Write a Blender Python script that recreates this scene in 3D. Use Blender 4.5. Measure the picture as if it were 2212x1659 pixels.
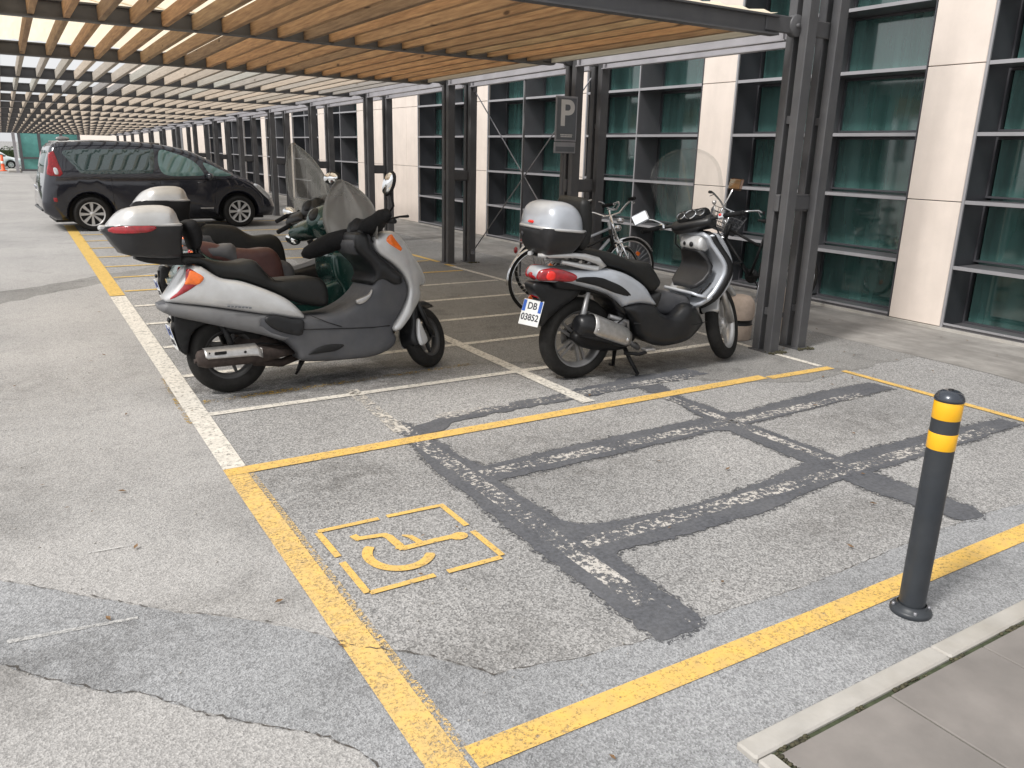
import bpy, math, random
import numpy as np
from mathutils import Vector, Matrix
from mathutils.geometry import delaunay_2d_cdt
random.seed(7)
for o in list(bpy.data.objects): bpy.data.objects.remove(o)
sc = bpy.context.scene
R = math.radians
# ---------------- camera, world, sun, exposure ----------------
cam = bpy.data.cameras.new('camera'); camo = bpy.data.objects.new('camera', cam); sc.collection.objects.link(camo)
sc.camera = camo
CR = [[0.85219459, 0.12588569, -0.50785547], [-0.52265204, 0.25022084, -0.81499962], [0.02447923, 0.95996996, 0.27903126]]
M = Matrix([CR[0]+[0], CR[1]+[0], CR[2]+[1.6], [0, 0, 0, 1]])
camo.matrix_world = M
cam.sensor_width = 36.0; cam.lens = 36.0*1724.65/2212.0
cam.clip_start = 0.05; cam.clip_end = 1500
SUN_EL, SUN_AZ = 50.0, 190.0      # azimuth measured from +X, anticlockwise
sd = Vector((math.cos(R(SUN_EL))*math.cos(R(SUN_AZ)), math.cos(R(SUN_EL))*math.sin(R(SUN_AZ)), math.sin(R(SUN_EL))))
w = bpy.data.worlds.new('World'); sc.world = w; w.use_nodes = True
nt = w.node_tree; nt.nodes.clear()
wo = nt.nodes.new('ShaderNodeOutputWorld'); bg = nt.nodes.new('ShaderNodeBackground')
sky = nt.nodes.new('ShaderNodeTexSky'); sky.sky_type = 'NISHITA'; sky.sun_disc = False
sky.sun_elevation = R(SUN_EL); sky.sun_rotation = R(90.0-SUN_AZ)
sky.dust_density = 4.0; sky.air_density = 1.0; sky.ozone_density = 1.0
bw = nt.nodes.new('ShaderNodeRGBToBW'); tint = nt.nodes.new('ShaderNodeMix'); tint.data_type = 'RGBA'; tint.blend_type = 'MULTIPLY'
tint.inputs['Factor'].default_value = 1.0
tint.inputs['B'].default_value = (1.0, 0.985, 0.97, 1)
mx = nt.nodes.new('ShaderNodeMix'); mx.data_type = 'RGBA'; mx.inputs['Factor'].default_value = 0.93
nt.links.new(sky.outputs[0], bw.inputs[0]); nt.links.new(bw.outputs[0], tint.inputs['A'])
nt.links.new(sky.outputs[0], mx.inputs['A']); nt.links.new(tint.outputs['Result'], mx.inputs['B'])
ov = nt.nodes.new('ShaderNodeMix'); ov.data_type = 'RGBA'; ov.inputs['Factor'].default_value = 0.7   # even overcast veil
ov.inputs['B'].default_value = (5.2, 5.25, 5.35, 1)
nt.links.new(mx.outputs['Result'], ov.inputs['A'])
nt.links.new(ov.outputs['Result'], bg.inputs['Color']); bg.inputs['Strength'].default_value = 0.10
nt.links.new(bg.outputs[0], wo.inputs['Surface'])
sl = bpy.data.lights.new('sun', 'SUN'); sl.energy = 1.5; sl.angle = R(10); sl.color = (1.0, 0.97, 0.93)
so = bpy.data.objects.new('sun', sl); sc.collection.objects.link(so)
so.rotation_euler = sd.to_track_quat('Z', 'Y').to_euler()
sc.view_settings.view_transform = 'Standard'; sc.view_settings.look = 'None'; sc.view_settings.gamma = 1.0
sc.view_settings.exposure = 1.0

# ---------------- materials ----------------
def new_mat(name):
    m = bpy.data.materials.new(name); m.use_nodes = True
    t = m.node_tree; p = t.nodes['Principled BSDF']; return m, t, p
def rgb(c): return (c[0], c[1], c[2], 1)
def noise(t, scale, detail=4, rough=.55, coord='Object', stretch=None, dist=0.0):
    tc = t.nodes.new('ShaderNodeTexCoord'); n = t.nodes.new('ShaderNodeTexNoise')
    n.inputs['Scale'].default_value = scale; n.inputs['Detail'].default_value = detail
    n.inputs['Roughness'].default_value = rough; n.inputs['Distortion'].default_value = dist
    src = tc.outputs[coord]
    if stretch:
        mp = t.nodes.new('ShaderNodeMapping'); mp.inputs['Scale'].default_value = stretch
        t.links.new(src, mp.inputs['Vector']); src = mp.outputs[0]
    t.links.new(src, n.inputs['Vector']); return n
def ramp(t, src, stops):
    r = t.nodes.new('ShaderNodeValToRGB'); e = r.color_ramp.elements
    while len(e) < len(stops): e.new(.5)
    for i, (p, c) in enumerate(stops):
        e[i].position = p; e[i].color = rgb(c) if not isinstance(c, (int, float)) else (c, c, c, 1)
    t.links.new(src, r.inputs['Fac']); return r.outputs['Color']
def mul(t, a, b, f=1.0, mode='MULTIPLY'):
    m = t.nodes.new('ShaderNodeMix'); m.data_type = 'RGBA'; m.blend_type = mode
    m.inputs['Factor'].default_value = f
    for s, k in ((a, 'A'), (b, 'B')):
        if isinstance(s, tuple): m.inputs[k].default_value = rgb(s)
        else: t.links.new(s, m.inputs[k])
    return m.outputs['Result']
def bump(t, p, src, s, d=.01):
    b = t.nodes.new('ShaderNodeBump'); b.inputs['Strength'].default_value = s; b.inputs['Distance'].default_value = d
    t.links.new(src, b.inputs['Height']); t.links.new(b.outputs[0], p.inputs['Normal'])
def simple(name, col, rough=.5, metal=0.0, var=.12, scale=9.0, coat=0.0, spec=.5, bmp=0.0, dirt=None, dirt_amt=.0, stretch=None):
    m, t, p = new_mat(name)
    n = noise(t, scale, 5, stretch=stretch)
    lo = tuple(c*(1-var) for c in col); hi = tuple(min(1, c*(1+var)) for c in col)
    c = ramp(t, n.outputs['Fac'], [(.3, lo), (.7, hi)])
    if dirt:
        n2 = noise(t, 3.2, 6, .65); f = ramp(t, n2.outputs['Fac'], [(.38, 0.0), (.72, 1.0)])
        mm = t.nodes.new('ShaderNodeMix'); mm.data_type = 'RGBA'
        ml = t.nodes.new('ShaderNodeMath'); ml.operation = 'MULTIPLY'; ml.inputs[1].default_value = dirt_amt
        t.links.new(f, ml.inputs[0]); t.links.new(ml.outputs[0], mm.inputs['Factor'])
        t.links.new(c, mm.inputs['A']); mm.inputs['B'].default_value = rgb(dirt); c = mm.outputs['Result']
    t.links.new(c, p.inputs['Base Color'])
    n3 = noise(t, scale*3, 4)
    rr = t.nodes.new('ShaderNodeMapRange'); rr.inputs['To Min'].default_value = max(.02, rough*.75); rr.inputs['To Max'].default_value = min(1, rough*1.3)
    t.links.new(n3.outputs['Fac'], rr.inputs['Value']); t.links.new(rr.outputs[0], p.inputs['Roughness'])
    p.inputs['Metallic'].default_value = metal; p.inputs['Coat Weight'].default_value = coat
    p.inputs['Coat Roughness'].default_value = .06; p.inputs['Specular IOR Level'].default_value = spec
    if bmp: bump(t, p, n3.outputs['Fac'], bmp, .004)
    return m
def asphalt(name, dark, mid, light, sc_=110.0, tintv=(1, 1, 1), big=.16, stain=.35, pits=0.0):
    m, t, p = new_mat(name)
    tc = t.nodes.new('ShaderNodeTexCoord')
    v = t.nodes.new('ShaderNodeTexVoronoi'); v.inputs['Scale'].default_value = sc_
    t.links.new(tc.outputs['Object'], v.inputs['Vector'])
    hs = t.nodes.new('ShaderNodeRGBToBW'); t.links.new(v.outputs['Color'], hs.inputs[0])
    c = ramp(t, hs.outputs[0], [(.15, dark), (.45, mid), (.8, light)])
    n = noise(t, sc_*.5, 3, .7)
    c = mul(t, c, ramp(t, n.outputs['Fac'], [(.3, (.84, .84, .84)), (.7, (1.14, 1.14, 1.14))]))
    n1 = noise(t, .55, 5, .6)
    c = mul(t, c, ramp(t, n1.outputs['Fac'], [(.3, tuple(1-big for _ in range(3))), (.7, tuple((1+big)*q for q in tintv))]))
    n2 = noise(t, 2.3, 6, .7)
    c = mul(t, c, ramp(t, n2.outputs['Fac'], [(.28, (1-stain, 1-stain, 1-stain)), (.46, (1, 1, 1))]))
    if pits:
        n4 = noise(t, 26, 5, .65, dist=.6); n5 = noise(t, 1.7, 3)
        mk = mul(t, ramp(t, n4.outputs['Fac'], [(.36, (1-pits, 1-pits, 1-pits)), (.50, (1, 1, 1))]), (1, 1, 1), 0.0)
        c = mul(t, c, mk)
    t.links.new(c, p.inputs['Base Color']); p.inputs['Roughness'].default_value = .9
    p.inputs['Specular IOR Level'].default_value = .25
    bump(t, p, v.outputs['Distance'], .5, .004)
    return m
def paint(name, col, wear=.5, scale=45.0, soft=.05, stretch=None, col2=None, big=.0):
    """road paint, worn through in places"""
    m, t, p = new_mat(name)
    n = noise(t, scale, 6, .75, stretch=stretch); nb = noise(t, 2.5, 4, .6)
    ad = t.nodes.new('ShaderNodeMath'); ad.operation = 'MULTIPLY_ADD'; ad.inputs[1].default_value = big; ad.inputs[2].default_value = 0
    t.links.new(nb.outputs['Fac'], ad.inputs[0])
    sm = t.nodes.new('ShaderNodeMath'); sm.operation = 'ADD'; t.links.new(n.outputs['Fac'], sm.inputs[0]); t.links.new(ad.outputs[0], sm.inputs[1])
    mr = t.nodes.new('ShaderNodeMapRange'); th = wear + big*.5
    mr.inputs['From Min'].default_value = th-soft; mr.inputs['From Max'].default_value = th+soft
    t.links.new(sm.outputs[0], mr.inputs['Value'])
    n2 = noise(t, 18, 4)
    c2 = col2 or tuple(c*.78 for c in col)
    t.links.new(ramp(t, n2.outputs['Fac'], [(.3, c2), (.65, col)]), p.inputs['Base Color'])
    p.inputs['Roughness'].default_value = .75
    tr = t.nodes.new('ShaderNodeBsdfTransparent'); mxs = t.nodes.new('ShaderNodeMixShader')
    out = t.nodes['Material Output']
    t.links.new(mr.outputs[0], mxs.inputs[0]); t.links.new(tr.outputs[0], mxs.inputs[1]); t.links.new(p.outputs[0], mxs.inputs[2])
    t.links.new(mxs.outputs[0], out.inputs['Surface'])
    return m
def clear(name, tint_=(.9, .92, .92), gloss=.12,  haze=.05, hazecol=(.5, .5, .48), rough=.03, scale=6, graze=.85, stretch=None, hv=.15):
    m, t, p = new_mat(name)
    t.nodes.remove(p); out = t.nodes['Material Output']
    tr = t.nodes.new('ShaderNodeBsdfTransparent'); tr.inputs[0].default_value = rgb(tint_)
    gl = t.nodes.new('ShaderNodeBsdfGlossy'); gl.inputs['Roughness'].default_value = rough; gl.inputs[0].default_value = (.95, .97, .97, 1)
    df = t.nodes.new('ShaderNodeBsdfDiffuse'); df.inputs[0].default_value = rgb(hazecol)
    n = noise(t, scale, 4, .5, stretch=stretch); mr = t.nodes.new('ShaderNodeMapRange'); mr.inputs['From Min'].default_value = .3; mr.inputs['From Max'].default_value = .7
    mr.inputs['To Min'].default_value = haze*(1-hv); mr.inputs['To Max'].default_value = min(1, haze*(1+hv))
    t.links.new(n.outputs['Fac'], mr.inputs['Value'])
    a = t.nodes.new('ShaderNodeMixShader'); t.links.new(mr.outputs[0], a.inputs[0]); t.links.new(tr.outputs[0], a.inputs[1]); t.links.new(df.outputs[0], a.inputs[2])
    fr = t.nodes.new('ShaderNodeLayerWeight'); fr.inputs['Blend'].default_value = .25
    mf = t.nodes.new('ShaderNodeMapRange'); mf.inputs['To Min'].default_value = gloss; mf.inputs['To Max'].default_value = graze
    t.links.new(fr.outputs['Fresnel'], mf.inputs['Value'])
    b = t.nodes.new('ShaderNodeMixShader'); t.links.new(mf.outputs[0], b.inputs[0]); t.links.new(a.outputs[0], b.inputs[1]); t.links.new(gl.outputs[0], b.inputs[2])
    t.links.new(b.outputs[0], out.inputs['Surface'])
    return m
def wood(name, a, b, knot=(.1, .05, .02)):
    m, t, p = new_mat(name)
    n = noise(t, 6, 6, .6, stretch=(6, .5, 10))
    oi = t.nodes.new('ShaderNodeObjectInfo')
    c = ramp(t, n.outputs['Fac'], [(.3, a), (.7, b)])
    c = mul(t, c, ramp(t, oi.outputs['Random'], [(0.0, (.62, .64, .70)), (.3, (1, .95, .9)), (.6, (1.2, 1.05, .92)), (.85, (.85, .8, .75)), (1.0, (1.0, 1.08, 1.1))]))
    tc = t.nodes.new('ShaderNodeTexCoord'); v = t.nodes.new('ShaderNodeTexVoronoi'); v.inputs['Scale'].default_value = 3.2
    mp = t.nodes.new('ShaderNodeMapping'); mp.inputs['Scale'].default_value = (1.3, .55, 1.8)
    t.links.new(tc.outputs['Object'], mp.inputs[0]); t.links.new(mp.outputs[0], v.inputs['Vector'])
    k = ramp(t, v.outputs['Distance'], [(.05, knot), (.11, (1, 1, 1))])
    c = mul(t, c, k, .85)
    t.links.new(c, p.inputs['Base Color']); p.inputs['Roughness'].default_value = .75
    bump(t, p, n.outputs['Fac'], .3, .004)
    return m
MT = {}
MT['asphalt'] = asphalt('asphalt', (.175, .173, .17), (.285, .281, .276), (.43, .423, .415), 150, (1.01, 1.0, .99), .14, .28, .12)
MT['drive'] = asphalt('worn_asphalt', (.26, .254, .248), (.345, .337, .328), (.44, .43, .418), 170, (1.01, 1, .99), .12, .22)
MT['patch'] = asphalt('patch_asphalt', (.20, .202, .205), (.285, .288, .292), (.385, .388, .393), 190, (1, 1, 1.005), .14, .26, .17)
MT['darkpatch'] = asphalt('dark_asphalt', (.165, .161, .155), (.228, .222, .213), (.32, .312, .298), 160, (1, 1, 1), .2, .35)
MT['concrete'] = simple('pavement_concrete', (.30, .285, .265), .9, var=.25, scale=1.6, bmp=.2, dirt=(.12, .11, .1), dirt_amt=.6, stretch=(3, .6, 1))
MT['tar'] = simple('black_paint', (.085, .088, .098), .8, var=.35, scale=60, bmp=.4, dirt=(.16, .16, .165), dirt_amt=.45)
MT['tar_faint'] = paint('thin_black_paint', (.09, .092, .10), .53, 60, .05, big=.1)
MT['yellow'] = paint('yellow_paint', (.74, .48, .15), .41, 85, .11, big=.34, col2=(.60, .42, .18))
MT['yellow_new'] = paint('yellow_line_paint', (.74, .47, .12), .38, 75, .10, big=.24, col2=(.60, .40, .14))
MT['yellow_old'] = paint('old_yellow_paint', (.5, .32, .06), .56, 50, .05, big=.3)
MT['yellow_far'] = paint('pale_yellow_paint', (.66, .44, .12), .36, 40, .08, big=.1)
MT['yellow_fade'] = paint('faded_yellow_paint', (.68, .46, .17), .53, 95, .05, big=.25, col2=(.58, .42, .2))
MT['white'] = paint('white_paint', (.70, .66, .59), .40, 45, .08, big=.12)
MT['white_worn'] = paint('worn_white_paint', (.6, .56, .5), .50, 30, .03, big=.3)
MT['fleck'] = paint('white_flecks', (.56, .53, .49), .545, 38, .03, stretch=(1, 1, 1), big=.42)
MT['chalk'] = paint('chalky_scratch', (.60, .59, .57), .50, 70, .12, big=.2)
MT['crack'] = paint('crack_dirt', (.085, .075, .065), .50, 30, .08, big=.3)
MT['kerb'] = simple('kerb_stone', (.42, .40, .37), .85, var=.12, scale=8, bmp=.25, dirt=(.3, .27, .22), dirt_amt=.5)
MT['paver'] = simple('paving_slab', (.225, .205, .19), .85, var=.14, scale=5, bmp=.2, dirt=(.15, .14, .13), dirt_amt=.45)
MT['joint'] = simple('joint_moss', (.05, .06, .03), .95, var=.4, scale=40)
MT['steel'] = simple('grey_painted_steel', (.088, .088, .093), .5, .15, var=.12, scale=5, bmp=.08, dirt=(.17, .165, .16), dirt_amt=.3)
MT['steel_lit'] = simple('lit_light_grey_steel', (.40, .39, .41), .45, .2, var=.12, scale=4)  # pergola grey made paler: light falling on the edge beams put into the colour
MT['rod'] = simple('galvanised_rod', (.28, .28, .3), .4, .5)
MT['wood'] = wood('new_wood', (.25, .15, .08), (.50, .34, .19))
MT['wood_old'] = wood('weathered_wood', (.36, .335, .30), (.50, .47, .42), (.4, .36, .3))
MT['cream'] = simple('cream_cladding', (.76, .67, .60), .6, var=.05, scale=2.0, stretch=(3, 3, .5), dirt=(.60, .53, .47), dirt_amt=.4)
MT['fin'] = simple('facade_metal', (.085, .085, .095), .38, .3, var=.1, scale=3)
MT['nosing'] = simple('shelf_nosing', (.36, .355, .37), .4, .3, var=.08, scale=3)
MT['fin_light'] = simple('facade_frame', (.15, .147, .157), .35, .3, var=.1, scale=3)
MT['pane'] = clear('tinted_glass', (.36, .70, .64), .11, .58, (.085, .20, .185), .07, .9, stretch=(1, 7, .7), hv=.6)
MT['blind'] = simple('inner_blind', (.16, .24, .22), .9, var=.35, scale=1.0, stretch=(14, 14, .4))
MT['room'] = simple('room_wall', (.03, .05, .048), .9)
MT['sheet'] = None
MT['tyre'] = simple('tyre_rubber', (.011, .0105, .010), .75, var=.3, scale=20, bmp=.2, spec=.3, dirt=(.028, .026, .023), dirt_amt=.5)
MT['rim_dark'] = simple('dark_rim', (.05, .05, .052), .5, .3, dirt=(.09, .085, .075), dirt_amt=.5)
MT['rim'] = simple('alloy_rim', (.27, .27, .275), .4, .6, dirt=(.1, .09, .08), dirt_amt=.6)
MT['rim_bright'] = simple('bright_alloy', (.62, .61, .6), .35, .6)
MT['chrome'] = simple('chrome', (.75, .76, .78), .15, 1.0, var=.05)
MT['alu'] = simple('brushed_metal', (.50, .49, .48), .38, .85, var=.15, scale=30, dirt=(.25, .23, .21), dirt_amt=.5)
MT['silver'] = simple('silver_paint', (.58, .585, .59), .34, .3, var=.03, coat=.5, dirt=(.36, .345, .32), dirt_amt=.5)
MT['silver_blue'] = simple('blue_silver_paint', (.47, .50, .55), .32, .3, var=.03, coat=.6, dirt=(.34, .34, .34), dirt_amt=.4)
MT['grey_pl'] = simple('grey_plastic', (.065, .067, .075), .5, var=.12, spec=.4, dirt=(.125, .12, .115), dirt_amt=.45, bmp=.05)
MT['case_pl'] = simple('case_plastic', (.018, .0185, .021), .42, var=.12, spec=.4, dirt=(.04, .038, .036), dirt_amt=.4, bmp=.05)
MT['grey_trim'] = simple('grey_trim', (.14, .14, .145), .5, var=.1, spec=.4, dirt=(.2, .195, .185), dirt_amt=.5)
MT['dark_pl'] = simple('dark_plastic', (.009, .0095, .011), .34, var=.2, spec=.4, dirt=(.026, .025, .023), dirt_amt=.4, bmp=.05)
MT['black'] = simple('black_plastic', (.008, .008, .009), .5, spec=.3, dirt=(.022, .022, .021), dirt_amt=.4)
MT['seat'] = simple('black_vinyl', (.009, .0093, .0095), .48, var=.2, bmp=.15, spec=.35, dirt=(.022, .022, .02), dirt_amt=.5, scale=14)
MT['maroon'] = simple('maroon_vinyl', (.06, .017, .014), .42, var=.15, bmp=.1, dirt=(.11, .07, .06), dirt_amt=.3, scale=14)
MT['green'] = simple('dark_green_paint', (.008, .045, .038), .25, .2, coat=.6, dirt=(.03, .07, .06), dirt_amt=.3)
MT['muff'] = simple('black_fabric', (.010, .010, .011), .85, var=.3, scale=25, bmp=.25, spec=.2, dirt=(.02, .02, .02), dirt_amt=.5)
MT['orange'] = simple('orange_lens', (.85, .16, .01), .18, coat=.8, var=.2, scale=30)
MT['red'] = simple('red_lens', (.30, .008, .014), .15, coat=.8, var=.35, scale=35)
MT['redb'] = simple('bright_red_lens', (.8, .02, .01), .15, coat=.8, var=.1)
MT['rust'] = simple('rusty_exhaust', (.05, .037, .032), .75, .3, var=.4, scale=22, bmp=.3)
MT['mirror'] = simple('mirror_glass', (.9, .92, .93), .03, 1.0, var=.01)
MT['brown'] = simple('mirror_reflection_brown', (.10, .055, .035), .5)  # reflection of the pergola wood, put into the mirror shell's colour
MT['screen'] = clear('smoky_screen', (.80, .79, .76), .06, .58, (.30, .285, .265), .12, 5)
MT['screen2'] = clear('clear_screen', (.97, .975, .975), .02, .03, (.38, .38, .36), .06, 5, .18)
MT['screen3'] = clear('dusty_screen', (.86, .86, .84), .06, .24, (.34, .33, .31), .07, 5)
MT['plate'] = simple('plate_white', (.68, .69, .68), .45, var=.05)
MT['plate_blue'] = simple('plate_blue', (.03, .10, .40), .4)
MT['ink'] = simple('plate_ink', (.02, .02, .03), .5)
MT['carpaint'] = simple('midnight_paint', (.016, .017, .026), .16, .3, var=.1, coat=1.0, spec=.6)
MT['carglass'] = clear('car_glass', (.55, .74, .70), .10, .8, (.13, .25, .23), .02, 3)
MT['carpriv'] = clear('dark_car_glass', (.30, .42, .42), .10, .85, (.04, .075, .075), .02, 3)
MT['carwhite'] = simple('white_car_paint', (.75, .77, .78), .2, var=.03, coat=.8)
MT['lamp'] = simple('headlamp_lens', (.7, .71, .72), .1, .5, coat=1, var=.2, scale=20)
MT['signgrey'] = simple('sign_grey', (.115, .125, .14), .4, var=.08)
MT['signwhite'] = simple('sign_white', (.62, .61, .60), .45, var=.05)
MT['signedge'] = simple('sign_edge', (.30, .30, .32), .4, .4)
MT['bollard'] = simple('anthracite_paint', (.028, .033, .040), .42, var=.14, scale=11, spec=.45, dirt=(.075, .078, .08), dirt_amt=.35)
MT['bolcap'] = simple('bollard_cap', (.035, .042, .055), .25, .3, coat=.5)
MT['bolyel'] = simple('yellow_tape', (.88, .46, .012), .3, var=.06, scale=12, coat=.3)
MT['pink'] = simple('pink_concrete', (.50, .40, .33), .85, var=.1, scale=30, bmp=.2, dirt=(.3, .25, .2), dirt_amt=.4)
MT['teal'] = simple('teal_glass', (.22, .60, .55), .12, .35, var=.3, scale=1.2, coat=.5)
MT['hedge'] = simple('hedge_leaf', (.045, .075, .025), .8, var=.6, scale=14)
MT['cone'] = simple('orange_plastic', (.85, .12, .03), .45)
MT['moss'] = simple('moss', (.06, .055, .03), .95, var=.5, scale=40)
MT['white_obj'] = simple('white_plastic', (.72, .72, .70), .5, var=.06)
def sheet_mat():
    m, t, p = new_mat('translucent_sheet')
    out = t.nodes['Material Output']; p.inputs['Base Color'].default_value = (.85, .8, .7, 1); p.inputs['Roughness'].default_value = .5
    tl = t.nodes.new('ShaderNodeBsdfTranslucent'); tl.inputs[0].default_value = (.84, .74, .58, 1)
    n = noise(t, 5, 4, .6, stretch=(12, .6, 1)); f = ramp(t, n.outputs['Fac'], [(.35, .72), (.65, .9)])
    mxs = t.nodes.new('ShaderNodeMixShader'); t.links.new(f, mxs.inputs[0]); t.links.new(p.outputs[0], mxs.inputs[1]); t.links.new(tl.outputs[0], mxs.inputs[2])
    t.links.new(mxs.outputs[0], out.inputs['Surface']); return m
MT['sheet'] = sheet_mat()

def stain_shade_mat(amt):
    m, t, p = new_mat('oily_stain_shade'); p.inputs['Base Color'].default_value = (.045, .038, .03, 1); p.inputs['Roughness'].default_value = .6
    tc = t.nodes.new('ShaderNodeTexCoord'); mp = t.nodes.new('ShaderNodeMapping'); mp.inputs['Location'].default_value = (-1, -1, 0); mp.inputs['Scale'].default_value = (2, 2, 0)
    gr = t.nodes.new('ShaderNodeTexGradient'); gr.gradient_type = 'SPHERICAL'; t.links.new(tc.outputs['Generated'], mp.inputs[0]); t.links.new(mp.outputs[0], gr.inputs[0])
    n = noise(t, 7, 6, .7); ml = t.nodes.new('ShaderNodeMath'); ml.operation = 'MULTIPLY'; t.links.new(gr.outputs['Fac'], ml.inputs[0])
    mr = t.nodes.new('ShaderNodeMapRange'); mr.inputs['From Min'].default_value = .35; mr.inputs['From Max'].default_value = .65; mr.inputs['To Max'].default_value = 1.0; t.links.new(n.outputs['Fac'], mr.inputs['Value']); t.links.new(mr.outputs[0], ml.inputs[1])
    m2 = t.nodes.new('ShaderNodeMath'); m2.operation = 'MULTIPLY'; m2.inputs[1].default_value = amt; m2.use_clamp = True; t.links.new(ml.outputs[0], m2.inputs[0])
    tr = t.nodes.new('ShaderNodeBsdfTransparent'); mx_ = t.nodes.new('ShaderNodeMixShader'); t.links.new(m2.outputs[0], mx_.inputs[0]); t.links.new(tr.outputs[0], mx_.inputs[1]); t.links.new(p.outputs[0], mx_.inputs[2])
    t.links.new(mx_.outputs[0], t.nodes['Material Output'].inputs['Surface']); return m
MT['stain'] = stain_shade_mat(.6); MT['stain_faint'] = stain_shade_mat(.28)  # stronger one also paints contact shade under the scooters; faint one only stains

# ---------------- mesh helpers ----------------
COL = sc.collection
def tag(o, label=None, category=None, group=None, kind=None):
    if label: o['label'] = label
    if category: o['category'] = category
    if group: o['group'] = group
    if kind: o['kind'] = kind
    return o
def empty(name, mat=None, **k):
    o = bpy.data.objects.new(name, None); COL.objects.link(o); o.empty_display_size = .2
    if mat is not None: o.matrix_world = mat
    return tag(o, **k)
class MB:
    def __init__(s): s.v = []; s.f = []; s.sm = []
    def add(s, vs, fs, smooth=False, xf=None):
        b = len(s.v)
        for q in vs:
            s.v.append(tuple(xf @ Vector(q)) if xf is not None else tuple(q))
        for f in fs: s.f.append(tuple(i+b for i in f)); s.sm.append(smooth)
        return s
    def box(s, a, b, xf=None, bev=0.0):
        x0, y0, z0 = a; x1, y1, z1 = b
        if x0 > x1: x0, x1 = x1, x0
        if y0 > y1: y0, y1 = y1, y0
        if z0 > z1: z0, z1 = z1, z0
        if bev <= 0:
            vs = [(x, y, z) for z in (z0, z1) for y in (y0, y1) for x in (x0, x1)]
            return s.add(vs, [(0, 2, 3, 1), (4, 5, 7, 6), (0, 1, 5, 4), (2, 6, 7, 3), (0, 4, 6, 2), (1, 3, 7, 5)], False, xf)
        e = min(bev, (x1-x0)*.45, (y1-y0)*.45, (z1-z0)*.45)
        vs = []; 
        for (z, i) in ((z0, e), (z0+e, 0), (z1-e, 0), (z1, e)):
            for (x, y) in ((x0+i+e, y0+i), (x1-i-e, y0+i), (x1-i, y0+i+e), (x1-i, y1-i-e), (x1-i-e, y1-i), (x0+i+e, y1-i), (x0+i, y1-i-e), (x0+i, y0+i+e)):
                vs.append((x, y, z))
        fs = [tuple(range(7, -1, -1)), tuple(range(24, 32))]
        for k in range(3):
            for j in range(8): fs.append((k*8+j, k*8+(j+1) % 8, (k+1)*8+(j+1) % 8, (k+1)*8+j))
        return s.add(vs, fs, False, xf)
    def tube(s, pts, r, n=10, xf=None, closed=False, caps=True):
        pts = [Vector(p) for p in pts]; N = len(pts)
        rs = r if isinstance(r, (list, tuple)) else [r]*N
        vs = []; fs = []; up = None
        for i, p in enumerate(pts):
            if closed: d = pts[(i+1) % N]-pts[i-1]
            else: d = pts[min(i+1, N-1)]-pts[max(i-1, 0)]
            d.normalize()
            if up is None:
                up = Vector((0, 0, 1)) if abs(d.z) < .9 else Vector((1, 0, 0))
            a = (up - d*up.dot(d)).normalized(); b = d.cross(a); up = a
            for k in range(n):
                t_ = 2*math.pi*k/n; vs.append(p+(a*math.cos(t_)+b*math.sin(t_))*rs[i])
        for i in range(N if closed else N-1):
            for k in range(n):
                i2 = (i+1) % N
                fs.append((i*n+k, i*n+(k+1) % n, i2*n+(k+1) % n, i2*n+k))
        s.add(vs, fs, True, xf)
        if caps and not closed:
            b0 = len(s.v)-len(vs)
            s.f.append(tuple(b0+k for k in range(n-1, -1, -1))); s.sm.append(False)
            s.f.append(tuple(b0+(N-1)*n+k for k in range(n))); s.sm.append(False)
        return s
    def lathe(s, prof, n=40, axis='z', c=(0, 0, 0), xf=None, smooth=True, close=False):
        """prof: list of (radius, height along the axis)"""
        vs = []; fs = []; m = len(prof)
        for i in range(n):
            t_ = 2*math.pi*i/n
            for (r, h) in prof:
                a, b = r*math.cos(t_), r*math.sin(t_)
                q = (a, b, h) if axis == 'z' else ((a, h, -b) if axis == 'y' else (h, a, b))
                vs.append((q[0]+c[0], q[1]+c[1], q[2]+c[2]))
        for i in range(n):
            j = (i+1) % n
            for k in range(m if close else m-1):
                k2 = (k+1) % m
                fs.append((i*m+k, j*m+k, j*m+k2, i*m+k2))
        s.add(vs, fs, smooth, xf)
        return s
    def ell(s, c, r, n=16, xf=None):
        vs = []; fs = []
        for i in range(n//2+1):
            p = math.pi*i/(n//2)
            for k in range(n):
                t_ = 2*math.pi*k/n
                vs.append((c[0]+r[0]*math.sin(p)*math.cos(t_), c[1]+r[1]*math.sin(p)*math.sin(t_), c[2]+r[2]*math.cos(p)))
        for i in range(n//2):
            for k in range(n): fs.append((i*n+k, i*n+(k+1) % n, (i+1)*n+(k+1) % n, (i+1)*n+k))
        return s.add(vs, fs, True, xf)
    def prism(s, poly, z0, z1, xf=None):
        n = len(poly); vs = [(p[0], p[1], z0) for p in poly]+[(p[0], p[1], z1) for p in poly]
        fs = [tuple(range(n-1, -1, -1)), tuple(range(n, 2*n))]+[(i, (i+1) % n, n+(i+1) % n, n+i) for i in range(n)]
        return s.add(vs, fs, False, xf)
    def build(s, name, mat, parent=None, bevel=0.0, sub=0, **k):
        me = bpy.data.meshes.new(name); me.from_pydata(s.v, [], s.f); me.validate()
        for i, p in enumerate(me.polygons):
            if i < len(s.sm): p.use_smooth = s.sm[i]
        me.update()
        me.materials.append(MT[mat] if isinstance(mat, str) else mat)
        o = bpy.data.objects.new(name, me); COL.objects.link(o)
        if parent is not None: o.parent = parent
        if bevel:
            b = o.modifiers.new('b', 'BEVEL'); b.width = bevel; b.segments = 2; b.limit_method = 'ANGLE'
        if sub:
            b = o.modifiers.new('s', 'SUBSURF'); b.levels = sub; b.render_levels = sub
        return tag(o, **k)
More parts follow.
